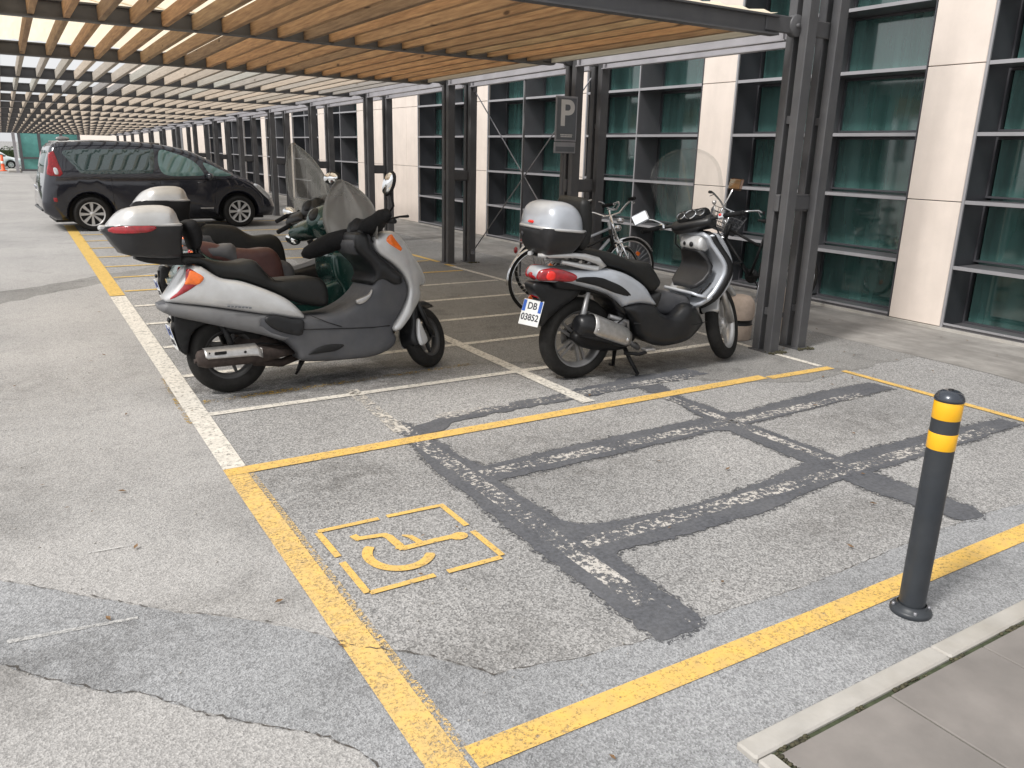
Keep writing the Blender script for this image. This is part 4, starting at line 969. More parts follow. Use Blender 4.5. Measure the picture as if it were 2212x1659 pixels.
    mb.tube([(-.235, y, .275), (-.225, y, .275), (-.18, y, .272), (.13, y, .27), (.19, y, .262), (.30, y+.04, .25), (.42, y+.1, .25)], [.03, .05, .062, .062, .05, .03, .026], 20)
    mb.tube([(-.25, y, .262), (-.2, y, .262)], .014, 10); ex = mb.build('exhaust', 'rust', E_); ex.location.x = rw
    mb = MB(); n = 16; vs = []; fs = []
    xs = [-.19, -.175, .10, .135, .165]; E0 = 0; hs = [(20, 118), (10, 150), (5, 155), (0, 140), (-12, 40)]
    for x, (a0, a1) in zip(xs, hs):
        for j in range(n+1):
            a = R(a0+(a1-a0)*j/n-6); rr = .070
            vs.append((x, y-rr*math.cos(a), .271+rr*math.sin(a)))
    for i in range(len(xs)-1):
        for j in range(n): fs.append((i*(n+1)+j, i*(n+1)+j+1, (i+1)*(n+1)+j+1, (i+1)*(n+1)+j))
    mb.add(vs, fs, True); hs_ = mb.build('heat_shield', 'alu', ex); md = hs_.modifiers.new('t', 'SOLIDIFY'); md.thickness = .003; md.offset = 1
    mb = MB(); mb.box((-.135, y-.0735, .300), (-.06, y-.066, .318), bev=.006); mb.build('slot', 'black', hs_)
    mb = MB(); mb.ell((.055, y-.069, .300), (.009, .006, .009)); mb.build('fastener', 'black', hs_)
    mb = MB(); mb.ell((-.165, y-.069, .314), (.006, .005, .006)); mb.build('fastener', 'black', hs_)
    # wheels
    two_wheel('rear', E_, (rw, 0, .262), .262, .165, .125, 5, 'rim_dark', disc=False)
    ST = Matrix.Translation((cfg.get('hdx', 0), 0, 0)) @ steer((1.12, 0, .95), cfg['steer'], 24); SW = steer((1.12, 0, .95), cfg.get('wsteer', cfg['steer']), 24)
    wf = two_wheel('front', E_, (1.445, 0, .232), .232, .15, .105, 5, 'rim_dark', xf=SW)
    mb = MB()
    for s_ in (-1, 1): mb.tube([(1.445, s_*.075, .232), (1.30, s_*.075, .55)], [.024, .022], 12, xf=SW)
    mb.tube([(1.29, -.08, .56), (1.29, .08, .56)], .026, 10, xf=SW); mb.tube([(1.29, 0, .56), (1.12, 0, .95)], .03, 10, xf=SW); mb.build('fork', 'dark_pl', E_)
    puff('front_mudguard', [(1.25, .36), (1.27, .44), (1.36, .495), (1.47, .50), (1.58, .45), (1.50, .46), (1.42, .45), (1.34, .41), (1.33, .30), (1.345, .20), (1.26, .165), (1.215, .19), (1.21, .26)], -.072, .072, .03, 'dark_pl', E_, xf=SW, step=.02)
    for s_ in (-1, 1): puff('mudguard_cover', [(1.285, .37), (1.32, .30), (1.345, .235), (1.345, .195), (1.30, .17), (1.255, .18), (1.245, .26)], (-.10 if s_ < 0 else .06), (-.06 if s_ < 0 else .10), .02, cfg.get('fender', body), E_, xf=SW, step=.015)
    # rear fender, plate
    puff('rear_mudguard', [(a+rw, b) for a, b in [(-.29, .60), (-.14, .52), (.02, .56), (.02, .52), (-.14, .475), (-.22, .43), (-.25, .35), (-.262, .29), (-.30, .31), (-.33, .42), (-.32, .52)]], -.07, .07, .012, 'black', E_, step=.02)
    px = Matrix.Translation((-.335+rw, 0, .405)) @ Matrix.Rotation(R(-90), 4, 'Z') @ Matrix.Rotation(R(90+14), 4, 'X')
    plate(E_, px, .15, .165, cfg.get('rows', [('BX', .035, .06), ('41826', -.035, .055)]))
    mb = MB(); mb.box((-.33+rw, -.02, .5), (-.28+rw, .02, .56)); mb.ell((-.345+rw, -.0, .515), (.012, .025, .018)); mb.build('plate_bracket', 'dark_pl', E_)
    # stand
    mb = MB(); mb.tube([(.55, .1, .16), (.50, .20, .03)], .010, 8); mb.build('side_stand', 'black', E_)
    mb = MB(); mb.tube([(.47, -.05, .17), (.44, -.06, .10)], .012, 8); mb.build('stand', 'black', E_)
    # top case
    if cfg.get('box'):
        bx, bz = cfg['box']; tb = Matrix.Translation((bx, 0, bz))
        wb = lambda x, z: .225-.10*clampf((-.50-x)/.14)**1.6-.02*clampf((x+.30)/.06)
        bo = puff('top_case', D['A_box'], lambda x, z: -wb(x, z)+.06*clampf((1.07-z)/.17), lambda x, z: wb(x, z)-.06*clampf((1.07-z)/.17), .03, cfg.get('boxlow', 'case_pl'), E_, xf=tb, keep=lambda x, z: z < 1.095)
        puff('case_lid', D['A_lid'], lambda x, z: -wb(x, z)-.004, lambda x, z: wb(x, z)+.004, .085, cfg['lid'], bo, xf=tb, keep=lambda x, z: z > 1.122)
        mb = MB(); rim_ = [(-.640, 0), (-.635, .10), (-.60, .158), (-.52, .212), (-.30, .224), (-.25, .212), (-.240, .17)]
        ring = rim_+[(x, -y_) for x, y_ in rim_[::-1][:-1]]
        mb.tube([(x, y_, 1.112) for x, y_ in ring], .009, 8, xf=tb, closed=True); mb.build('case_seam', cfg['lid'], bo)
        if not cfg.get('plain'):
            for s_ in (-1, 1):
                puff('reflector', D['A_refl'], (lambda x, z: -wb(x, z)-.006) if s_ < 0 else (lambda x, z: wb(x, z)-.01), (lambda x, z: -wb(x, z)+.02) if s_ < 0 else (lambda x, z: wb(x, z)+.006), .008, 'red', bo, xf=tb, step=.012)
            mb = MB(); mb.box((-.685, -.03, 1.085), (-.64, .03, 1.12), tb, bev=.01); mb.build('case_latch', cfg['lid'], bo)
        puff('luggage_rack', [(-.50, .925), (-.30, .93), (-.12, .93), (-.10, .90), (-.13, .865), (-.30, .865), (-.46, .89)], -.10, .10, .012, 'black', E_, xf=tb)
        if cfg.get('pad'):
            puff('backrest', D['A_pad'], -.16, .16, .045, 'muff', E_)
            mb = MB()
            for s_ in (-1, 1): mb.tube([(-.14, s_*.07, .98), (-.12, s_*.07, .88)], .014, 8)
            mb.build('backrest_stay', 'dark_pl', E_)
    # handlebar group, turned with the front wheel
    hb = cfg.get('bar', 'muff')
    mb = MB()
    mb.tube([(.90, -.40, 1.03), (.92, -.30, 1.05), (.98, -.15, 1.05), (1.0, 0, 1.03), (.98, .15, 1.05), (.92, .30, 1.05), (.90, .40, 1.03)], .016, 12, xf=ST)
    bar = mb.build('handlebar', 'black', E_)
    for s_ in (-1, 1):
        mb = MB()
        if cfg.get('muffs') and s_ > 0: mb.tube([(.74, .40, .93), (.77, .39, .94), (.84, .34, .97), (.90, .25, 1.0), (.94, .14, 1.01), (.95, .04, 1.01)], [.02, .045, .062, .068, .064, .05], 18, xf=ST)
        elif cfg.get('muffs'): mb.tube([(.86, -.37, 1.09), (.87, -.36, 1.085), (.89, -.29, 1.08), (.93, -.2, 1.06), (.95, -.1, 1.045), (.95, -.02, 1.03)], [.02, .038, .05, .06, .066, .05], 18, xf=ST)
        else: mb.tube([(.90, s_*.28, 1.045), (.885, s_*.43, 1.02)], .019, 12, xf=ST)
        mb.build('hand_muff' if cfg.get('muffs') else 'grip', 'muff', bar)
        mb = MB(); mb.tube([(.99, s_*.22, 1.07), (1.02, s_*.33, 1.075), (1.0, s_*.43, 1.06)], [.008, .007, .010], 8, xf=ST); mb.build('brake_lever', 'black', bar)
    puff('dashboard', [(.90, .98), (.90, 1.05), (.94, 1.12), (.99, 1.14), (1.05, 1.11), (1.09, 1.02), (1.08, .90), (1.0, .88)], -.115, .115, .05, cfg.get('dash', 'dark_pl'), bar, xf=ST)
    if cfg.get('muffs'): mb = MB(); mb.ell((1.0, .0, 1.13), (.06, .10, .075), 20, xf=ST); mb.build('instrument_hood', 'dark_pl', bar)
    mb = MB(); mb.lathe([(0, .012), (.05, .012), (.058, 0)], 24, 'z', xf=ST @ Matrix.Translation((.915, 0, 1.075)) @ Matrix.Rotation(R(-60), 4, 'Y')); mb.build('instrument', 'black', bar)
    if cfg.get('shroud'):
        for s_ in (-1, 1): puff('handlebar_shroud', [(.86, .95), (.88, 1.02), (.98, 1.07), (1.08, 1.03), (1.10, .94), (.98, .91)], (s_*.30 if s_ < 0 else .06), (-.06 if s_ < 0 else .30), .04, cfg['shroud'], bar, xf=ST)
    # windscreen
    if cfg.get('screen'):
        zt, x0, lean_, hw0, hw1, mtl = cfg['screen']
        rows = []
        for i in range(31):
            t_ = 1-(1-i/30)**1.6; z = .95+(zt-.95)*t_; hw = hw0*(.8+.2*math.sin(min(1, t_/.4)*math.pi/2)) if t_ < .40 else max(.01, hw0*(1-((t_-.40)/.60)**cfg.get('spow', 1.7))**.75)
            rows.append((x0+.13-lean_*t_, z, hw, .085*(1-.45*t_)))
        curve_screen('windscreen', E_, rows, mtl, ST)
    for s_, (mx_, my, mz, kind) in zip((-1, 1), cfg.get('mirrors', ((.98, .36, 1.30, 0), (.98, .36, 1.30, 0)))):
        if kind is None: continue
        mb = MB(); mb.tube([(.99, s_*.22, 1.08), (1.02, s_*(.22+my)/2-.0, (1.08+mz)/2-.03), (mx_+.01, s_*my, mz-.02)], [.010, .008, .010], 8, xf=ST); st_ = mb.build('mirror_stalk', 'black', bar)
        rx = ST @ Matrix.Translation((mx_, s_*my, mz)) @ Matrix.Rotation(R(kind), 4, 'X') @ Matrix.Diagonal((1, 1.05, .95, 1))
        mb = MB(); mb.ell((.012, 0, 0), (.022, .085, .052), 20, xf=rx); sh = mb.build('mirror_shell', cfg.get('mshell', 'black'), st_)
        mb = MB(); mb.lathe([(0, -.0125), (.9, -.011), (.9, -.005)], 28, 'x', xf=rx @ Matrix.Diagonal((1, .080, .047, 1))); mb.build('mirror_glass', 'mirror', sh)
    return E_

A_ = maxi(dict(o=(1.12, 5.37, 0), lean=5, body='silver', low='grey_pl', seat='seat', lid='silver', box=(0, 0), pad=True, muffs=True, steer=24, wsteer=34,
     screen=(1.385, .85, .12, .27, .05, 'screen'), mirrors=((.93, .36, 1.29, -52), (.98, .36, 1.2, None)),
     label='silver maxi scooter with red-striped top case and black hand muffs, nearest of its row'))
B_ = maxi(dict(o=(1.14, 6.33, 0), lean=6, body='green', low='green', seat='maroon', seatpoly=[(-.06, .86), (.0, .90), (.1, .89), (.215, .855), (.401, .83), (.53, .835), (.60, .77), (.63, .65), (.62, .58), (.5, .55), (.417, .60), (.265, .70), (.0, .76)],
     steer=26, tail=.78, fdx=.17, shroud='green', plain=True, inner='green', mirrors=((.88, .30, 1.29, 10), (.97, .37, .95, 20)), dash='green', fender='green', nose='green',
     rows=[('CA', .035, .06), ('30715', -.035, .055)],
     label='dark green scooter with a maroon seat between the silver maxi scooter and the black-seated one'))
C_ = maxi(dict(o=(1.14, 7.30, 0), lean=6, body='green', low='dark_pl', seat='seat', seatpoly=[(-.05, .90), (.1, .89), (.21, .90), (.28, .935), (.49, .915), (.594, .855), (.674, .825), (.815, .835), (.89, .78), (.925, .65), (.92, .46), (.80, .50), (.6, .6), (.3, .75), (0, .80)],
     steer=26, tail=.62, fdx=.36, hdx=.26, shroud='dark_pl', plain=True, inner='dark_pl', lid='silver', boxlow='black', box=(.385, .02), screen=(1.64, .98, .22, .27, .12, 'screen3'), mirrors=((.95, .3, 1.30, None), (1.0, .37, 1.10, 20)), mshell='silver',
     rows=[('BM', .035, .06), ('52094', -.035, .055)],
     label='scooter with stepped black seat, tall windscreen and silver-lidded case, farthest of its row'))
def detail_lines(parent, lines, mat, name):
    for pts, w_ in lines:
        mb = MB(); mb.tube(pts, w_, 6); mb.build(name, mat, parent)
detail_lines(A_, [([(.86, .12, 1.02), (.95, .2, .96), (1.02, .14, .88)], .005), ([(.90, -.14, 1.03), (.98, -.21, .98), (1.04, -.16, .90)], .005), ([(.02, -.10, .25), (.18, -.13, .33), (.34, -.13, .30)], .005)], 'black', 'cable')
detail_lines(A_, [([(x, s_*(interp(x, (-.2, .2, .6), (.15, .175, .14))-.016), z) for x, z in ((.19, .862), (.24, .80), (.31, .735), (.40, .722), (.55, .722), (.62, .70))], .0025) for s_ in (-1, 1)], 'black', 'seat_seam')
# leg shield bag of the green scooter
puff('knee_panel', [(1.0, .76), (1.09, .80), (1.26, .79), (1.42, .65), (1.50, .48), (1.38, .36), (1.20, .25), (1.04, .22), (1.07, .45), (1.0, .6)], -.245, .245, .05, 'green', B_)

# ---------------- silver retro scooter ----------------
S_ = empty('motor_scooter', frame_mat((3.42, 4.62, 0), -3, 0), label='silver large-wheeled scooter with black seat and grey top case standing by the pergola post', category='motor scooter', group='motor scooters parked side by side')
def wS(x, z): return interp(x, (-.45, -.3, -.1, .2, .6), (.07, .13, .165, .20, .20))
puff('rear_body', D['S_body'], lambda x, z: -wS(x, z), lambda x, z: wS(x, z), .05, 'silver_blue', S_)
for s_ in (-1, 1):
    f = lambda o_: ((lambda x, z: -wS(x, z)-o_), (lambda x, z: -wS(x, z)+.04)) if s_ < 0 else ((lambda x, z: wS(x, z)-.04), (lambda x, z: wS(x, z)+o_))
    a, b = f(.006); tl = puff('tail_light', [(-.395, .77), (-.385, .81), (-.36, .83), (-.287, .841), (-.191, .82), (-.115, .785), (-.145, .745), (-.283, .752), (-.38, .755)], a, b, .02, 'red', S_, step=.012)
    a, b = f(.010); puff('bulb_lens', [(-.345, .775), (-.335, .815), (-.30, .825), (-.275, .80), (-.285, .765), (-.32, .757)], a, b, .012, 'redb', tl, step=.01)
    a, b = f(.005); puff('side_trim', D['S_slash'], a, b, .01, 'black', S_, step=.012)
mb = MB(); mb.ell((-.362, 0, .782), (.045, .075, .035), 20); mb.build('tail_light', 'red', S_)
puff('seat', D['S_seat'], lambda x, z: -interp(x, (-.1, .3, .65), (.13, .16, .12)), lambda x, z: interp(x, (-.1, .3, .65), (.13, .16, .12)), .045, 'seat', S_)
for s_ in (-1, 1):
    y = s_*.12
    mb = MB(); mb.tube([(-.38, y*.5, .925), (-.30, y, .925), (-.135, y*1.15, .925), (-.06, y*1.25, .915), (.046, y*1.3, .885), (.10, y*1.3, .845), (.05, y*1.25, .828), (-.06, y*1.15, .845), (-.219, y*.9, .88)], [.014, .016, .018, .022, .026, .024, .02, .018, .014], 12)
    mb.build('grab_rail', 'silver', S_)
mb = MB(); mb.box((-.34, -.11, .905), (-.02, .11, .922), bev=.006); mb.build('luggage_rack', 'black', S_)
# top case
SBX = Matrix.Translation((-.02, 0, 0)) @ Matrix.Translation((-.39, 0, 0)) @ Matrix.Diagonal((.86, 1, 1, 1)) @ Matrix.Translation((.39, 0, 0))
TCo = [(-.385, .93+.17), (-.39, 1.09), (-.38, 1.02), (-.345, .95), (-.28, .922), (-.12, .922), (-.06, .96), (-.035, 1.04), (-.03, 1.085)]
tc = puff('top_case', [(-.385, 1.115), (-.382, 1.04), (-.35, .96), (-.29, .925), (-.12, .922), (-.07, .95), (-.03, 1.02), (-.02, 1.085), (-.1, 1.093), (-.25, 1.105)], lambda x, z: -.22+.09*clampf((1.08-z)/.16)**1.5+.06*clampf((-.33-x)/.06)**2, lambda x, z: .22-.09*clampf((1.08-z)/.16)**1.5-.06*clampf((-.33-x)/.06)**2, .035, 'case_pl', S_, step=.02, xf=SBX, keep=lambda x, z: z < 1.08-(x+.02)*.08)
puff('case_lid', [(-.392, 1.118), (-.385, 1.17), (-.355, 1.235), (-.30, 1.275), (-.22, 1.288), (-.12, 1.27), (-.05, 1.22), (-.02, 1.16), (-.012, 1.085), (-.1, 1.095), (-.25, 1.108)], lambda x, z: -.228+.05*clampf((-.33-x)/.06)**2, lambda x, z: .228-.05*clampf((-.33-x)/.06)**2, .115, 'silver_blue', tc, step=.02, sharp=(0, 8), xf=SBX, keep=lambda x, z: z > 1.118-(x+.392)*.06+.008)
mb = MB(); rim_ = [(-.398, 0), (-.395, .13), (-.35, .20), (-.27, .232), (-.1, .232), (-.03, .205), (-.008, .14)]; ring = rim_+[(x, -y_) for x, y_ in rim_[::-1][:-1]]
mb.tube([(x, y_, 1.118-(x+.398)*.075) for x, y_ in ring], .010, 8, xf=SBX, closed=True); mb.build('case_seam', 'silver', tc)
mb = MB(); mb.box((-.422, -.035, 1.14), (-.400, .025, 1.16), bev=.006); mb.build('case_badge', 'redb', tc)
mb = MB(); mb.ell((-.402, .12, 1.065), (.012, .02, .02)); mb.build('case_lock', 'grey_pl', tc)
puff('backrest', [(-.10, .98), (-.10, 1.28), (-.05, 1.305), (-.01, 1.25), (.005, 1.12), (-.02, .99)], -.16, .20, .04, 'seat', tc)
# leg shield seen from behind
prof = [(.985, .49, .15), (1.0, .52, .20), (1.045, .56, .235), (1.09, .61, .245), (1.14, .68, .245), (1.175, .75, .245), (1.175, .81, .24), (1.15, .86, .225), (1.11, .92, .20), (1.075, .97, .18), (1.05, 1.02, .165), (1.03, 1.04, .12)]
pr = smooth_poly([(a, b) for a, b, c in prof], .02, False); zz = [b for a, b, c in prof]; ww = [c for a, b, c in prof]
ribbon('leg_shield', [(p[0]+.015, p[1], float(np.interp(p[1], zz, ww))) for p in pr], 'silver_blue', S_, .03, .020, 16)
ribbon('shield_lip', [(.925, .605, .16), (.95, .592, .20), (.985, .582, .225), (1.02, .575, .23), (1.035, .55, .225), (1.02, .52, .20), (.985, .49, .15)], 'silver_blue', S_, .02, .0, 12)
ribbon('shield_edge', [(p[0]+.055, p[1], float(np.interp(p[1], zz, ww))+.008) for p in pr], 'black', S_, .05, .020, 16)
ribbon('glovebox', [(a-.012, b, c) for a, b, c in ((.985, .635, .10), (1.01, .65, .145), (1.06, .69, .17), (1.105, .745, .175), (1.12, .80, .165), (1.09, .86, .14), (1.05, .905, .11), (1.03, .925, .06))], 'case_pl', S_, .03, .012, 14)
puff('front_panel', [(1.06, 1.02), (1.12, 1.0), (1.2, .86), (1.245, .76), (1.2, .66), (1.08, .52), (1.15, .5), (1.28, .6), (1.33, .72), (1.30, .86), (1.2, 1.0), (1.12, 1.05)], -.19, .19, .05, 'silver_blue', S_)
puff('key_panel', [(1.0, .93), (1.02, 1.01), (1.10, 1.02), (1.12, .95), (1.08, .90)], -.12, .12, .03, 'silver', S_)
mb = MB(); mb.ell((.992, -.035, .955), (.012, .02, .02)); mb.ell((.992, .045, .955), (.010, .012, .015)); mb.build('ignition', 'black', S_)
mb = MB(); mb.tube([(.985, -.20, .64), (.965, -.17, .575), (.965, -.12, .570)], .008, 8); mb.tube([(1.06, -.215, .68), (.985, -.20, .60)], .007, 8); mb.build('shield_groove', 'black', S_)
puff('floor_panel', D['S_floor'], lambda x, z: -interp(x, (.3, .5, .9, 1.1), (.205, .215, .215, .15)), lambda x, z: interp(x, (.3, .5, .9, 1.1), (.205, .215, .215, .15)), .06, 'dark_pl', S_)
puff('tunnel_cover', [(.60, .50), (.66, .585), (.74, .615), (.90, .57), (.98, .55), (1.02, .45), (.9, .42), (.7, .44)], -.10, .10, .05, 'grey_pl', S_)
puff('under_seat', [(.22, .60), (.40, .62), (.56, .60), (.66, .62), (.62, .50), (.5, .45), (.3, .48)], -.15, .15, .03, 'dark_pl', S_)
puff('crankcase', [(-.06, .34), (.1, .40), (.3, .46), (.45, .42), (.5, .30), (.4, .2), (.2, .2), (.0, .25)], -.10, .14, .04, 'black', S_)
mb = MB(); mb.ell((.30, -.10, .40), (.07, .05, .06)); mb.tube([(.2, -.12, .47), (.36, -.13, .42), (.38, -.12, .33)], .018, 10); mb.tube([(.25, -.13, .35), (.5, -.1, .2), (.55, 0, .2)], .02, 10); mb.build('engine', 'rim', S_)
puff('wheel_arch', [(-.25, .70), (0, .66), (.18, .60), (.27, .5), (.30, .4), (.36, .5), (.3, .66), (.1, .74), (-.2, .78)], -.13, .13, .02, 'black', S_)
puff('rear_mudguard', [(-.40, .735), (-.15, .70), (-.02, .665), (-.08, .60), (-.20, .53), (-.28, .47), (-.33, .42), (-.35, .45), (-.34, .60), (-.39, .66)], -.075, .075, .02, 'dark_pl', S_)
mb = MB(); mb.tube([(-.005, -.14, .66), (-.045, -.15, .50), (-.06, -.15, .42)], [.016, .022, .02], 12); mb.build('shock_absorber', 'rim', S_)
# silencer
y = -.205
mb = MB(); mb.tube([(-.135, y, .455), (-.13, y, .455), (-.09, y, .445), (.0, y, .42), (.26, y+.01, .325), (.31, y+.015, .305), (.33, y+.03, .30)], [.03, .062, .078, .082, .072, .055, .03], 24); ex = mb.build('silencer', 'dark_pl', S_)
mb = MB(); n = 16; vs = []; fs = []
secs = [(-.035, .432, .090, -20, 120), (.0, .421, .091, -30, 125), (.20, .348, .083, -35, 110), (.275, .322, .074, -40, 90), (.31, .309, .06, -35, 70)]
for (x, z, rr, a0, a1) in secs:
    for j in range(n+1):
        a = R(a0+(a1-a0)*j/n); vs.append((x+.3*rr*math.sin(a), y-rr*math.cos(a), z+rr*math.sin(a)))
for i in range(len(secs)-1):
    for j in range(n): fs.append((i*(n+1)+j, i*(n+1)+j+1, (i+1)*(n+1)+j+1, (i+1)*(n+1)+j))
mb.add(vs, fs, True); hs_ = mb.build('heat_shield', 'alu', ex); md = hs_.modifiers.new('t', 'SOLIDIFY'); md.thickness = .003; md.offset = 1
mb = MB(); mb.ell((-.005, y-.088, .42), (.008, .006, .008)); mb.ell((.262, y-.072, .322), (.014, .008, .018)); mb.build('fastener', 'chrome', hs_)
two_wheel('rear', S_, (0, 0, .302), .302, .212, .135, 5, 'rim', disc=True, pair=True)
STS = steer((1.07, 0, 1.0), 33, 26)
two_wheel('front', S_, (1.43, 0, .30), .295, .21, .11, 5, 'rim_bright', xf=STS)
mb = MB()
for s_ in (-1, 1): mb.tube([(1.43, s_*.075, .30), (1.26, s_*.075, .66)], [.028, .024], 12, xf=STS)
mb.tube([(1.26, 0, .64), (1.07, 0, 1.0)], .035, 12, xf=STS); mb.build('fork', 'alu', S_)
puff('front_mudguard', [(1.16, .42), (1.22, .52), (1.33, .61), (1.46, .63), (1.60, .58), (1.70, .50), (1.66, .50), (1.56, .56), (1.44, .595), (1.33, .575), (1.24, .49), (1.19, .40)], -.072, .072, .018, 'silver', S_, xf=STS, step=.02)
mb = MB(); mb.box((1.2, .07, .40), (1.27, .10, .52), STS, bev=.01); mb.build('brake_caliper', 'black', S_)
# stand
mb = MB()
for s_ in (-1, 1): mb.tube([(.40, s_*.05, .22), (.43, s_*.10, .12), (.47, s_*.16, .012), (.44, s_*.18, .012)], [.018, .016, .014, .012], 10)
mb.tube([(.33, -.16, .19), (.44, -.2, .18), (.50, -.2, .19)], .014, 8); mb.build('stand', 'black', S_)
mb = MB(); mb.box((.49, -.22, .195), (.58, -.14, .215), bev=.006); mb.build('footpeg', 'alu', S_)
# plate
px = Matrix.Translation((-.385, -.0, .515)) @ Matrix.Rotation(R(-90+18), 4, 'Z') @ Matrix.Rotation(R(90-20), 4, 'X')
plate(S_, px, .185, .185, [('DB', .046, .068), ('03852', -.036, .066)])
mb = MB(); mb.box((-.36, -.03, .60), (-.31, .03, .69), bev=.01); pb2 = mb.build('plate_bracket', 'black', S_)
mb = MB(); mb.box((-.368, -.05, .622), (-.35, .05, .655), bev=.008); mb.build('rear_reflector', 'red', pb2)
# handlebar
mb = MB(); mb.tube([(.99, -.40, 1.115), (.985, -.30, 1.12), (1.0, -.15, 1.115), (1.02, 0, 1.10), (1.0, .15, 1.115), (.985, .30, 1.12), (.99, .40, 1.115)], .013, 12, xf=STS); bar = mb.build('handlebar', 'black', S_)
for s_ in (-1, 1):
    mb = MB(); mb.tube([(.985, s_*.26, 1.12), (.99, s_*.39, 1.115)], .018, 12, xf=STS); mb.tube([(.99, s_*.39, 1.115), (.992, s_*.405, 1.114)], .02, 12, xf=STS); mb.build('grip', 'muff', bar)
    mb = MB(); mb.tube([(1.02, s_*.20, 1.135), (1.06, s_*.26, 1.13), (1.06, s_*.40, 1.12)], [.009, .007, .008], 8, xf=STS); mb.build('brake_lever', 'black', bar)
    mb = MB(); mb.box((.965, s_*.235-.025, 1.10), (1.03, s_*.235+.025, 1.145), STS, bev=.01); sw = mb.build('switch_box', 'chrome', bar)
    mb = MB(); mb.ell((.965, s_*.235, 1.13), (.008, .012, .010), xf=STS); mb.build('button', 'redb' if s_ < 0 else 'black', sw)
puff('handlebar_cover', [(.96, 1.08), (.965, 1.115), (1.0, 1.145), (1.08, 1.15), (1.12, 1.11), (1.11, 1.06), (1.04, 1.045)], -.165, .165, .035, 'dark_pl', bar, xf=STS)
puff('instrument_hood', [(.975, 1.13), (.99, 1.175), (1.06, 1.215), (1.14, 1.20), (1.16, 1.13), (1.08, 1.11)], -.115, .115, .03, 'black', bar, xf=STS)
for s_ in (-1, 0, 1):
    mb = MB(); mb.lathe([(.030 if s_ else .042, 0), (.036 if s_ else .050, .006), (.030 if s_ else .042, .012)], 24, 'z', xf=STS @ Matrix.Translation((1.0, s_*.078, 1.175)) @ Matrix.Rotation(R(-52), 4, 'Y')); mb.build('gauge_ring', 'chrome', bar)
for s_ in (-1, 1):
    mb = MB(); mb.tube([(1.05, s_*.14, 1.13), (1.09, s_*.18, .98), (1.16, s_*.10, .85)], .006, 8, xf=STS); mb.build('cable', 'black', bar)
for s_, (a, b, shell) in zip((-1, 1), (((1.0, -.22, 1.14), (1.02, -.36, 1.33), 'brown'), ((1.0, .22, 1.14), (.93, .38, 1.215), 'chrome'))):
    mb = MB(); mb.tube([a, ((a[0]+b[0])/2+.02, (a[1]+b[1])/2, (a[2]+b[2])/2+.01), b], .006, 8, xf=STS); st_ = mb.build('mirror_stalk', 'chrome', bar)
    rx = STS @ Matrix.Translation(b) @ Matrix.Rotation(R(-18*s_), 4, 'X') @ Matrix.Rotation(R(-28 if s_ < 0 else 16), 4, 'Z') @ Matrix.Rotation(R(8 if s_ < 0 else 0), 4, 'Y')
    mb = MB(); mb.box((-.008, -.065, -.04), (.02, .065, .045), rx, bev=.02); sh = mb.build('mirror_shell', shell, st_, bevel=.006)
    mb = MB(); mb.box((-.0105, -.056, -.032), (-.0085, .056, .036), rx); mb.build('mirror_glass', 'mirror', sh)
mb = MB(); mb.tube([(1.03, -.17, 1.15), (1.04, -.18, 1.22)], .005, 8, xf=STS); mb.ell((1.04, -.18, 1.235), (.016, .016, .018), xf=STS); mb.build('brake_reservoir', 'alu', bar)
rows = []
for i in range(31):
    t_ = 1-(1-i/30)**1.6; z = 1.10+.56*t_; hw = .23+.05*math.sin(t_*2.2) if t_ < .6 else max(.01, .278*(1-((t_-.6)/.4)**2.2)**.5); rows.append((1.17-.20*t_, z, hw, .09*(1-.4*t_)))
curve_screen('windscreen', S_, rows, 'screen2', STS, thick=.0015)

detail_lines(S_, [([(x, s_*(interp(x, (-.1, .3, .65), (.13, .16, .12))-.012), z) for x, z in ((-.08, .93), (.1, .895), (.28, .84), (.42, .79), (.55, .72), (.63, .67))], .0025) for s_ in (-1, 1)], 'grey_pl', 'seat_seam')
detail_lines(S_, [([(x, s_*(.2085 if x > .4 else .20), z) for x, z in ((.37, .42), (.55, .40), (.75, .375), (.95, .365), (1.06, .38))], .003) for s_ in (-1, 1)], 'black', 'panel_gap')
detail_lines(S_, [([(.10, -.12, .30), (.22, -.16, .40), (.34, -.14, .46)], .006), ([(.02, .12, .32), (.2, .14, .44), (.36, .12, .48)], .006)], 'black', 'cable')

# ---------------- dark people carrier ----------------
def car_wheel(parent, c, ro, ri, wd, mat='rim_bright', side=-1, n=8):
    X = Matrix.Translation(c); h = wd/2
    mb = MB(); prof = [(ri, -h*.85), (ri+(ro-ri)*.5, -h), (ro-.02, -h*.9), (ro, -h*.6), (ro, h*.6), (ro-.02, h*.9), (ri, h*.85)]
    mb.lathe(prof, 40, 'y', xf=X); ty = mb.build('wheel', 'tyre', parent)
    mb = MB(); s_ = side
    mb.lathe([(ri+.003, s_*h*.85), (ri-.012, s_*h*.9), (ri-.02, s_*h*.6), (ri-.02, s_*h*.1)], 40, 'y', xf=X); mb.lathe([(0, s_*h*.8), (.035, s_*h*.8), (.05, s_*h*.6)], 20, 'y', xf=X)
    for k in range(n):
        rot = Matrix.Rotation(2*math.pi*k/n, 4, 'Y'); y0 = s_*h*.72; y1 = s_*h*.5
        mb.add([(.03, y0, -.012), (.03, y0, .012), (ri-.015, y0, .028), (ri-.015, y0, -.028), (.03, y1, -.016), (.03, y1, .016), (ri-.015, y1, .032), (ri-.015, y1, -.032)], [(0, 1, 2, 3), (0, 3, 7, 4), (1, 5, 6, 2)], False, X @ rot)
    mb.build('rim', mat, ty)
    mb = MB(); mb.lathe([(0, s_*h*.3), (ri-.02, s_*h*.3)], 30, 'y', xf=X); mb.build('wheel_back', 'black', ty)
    return ty
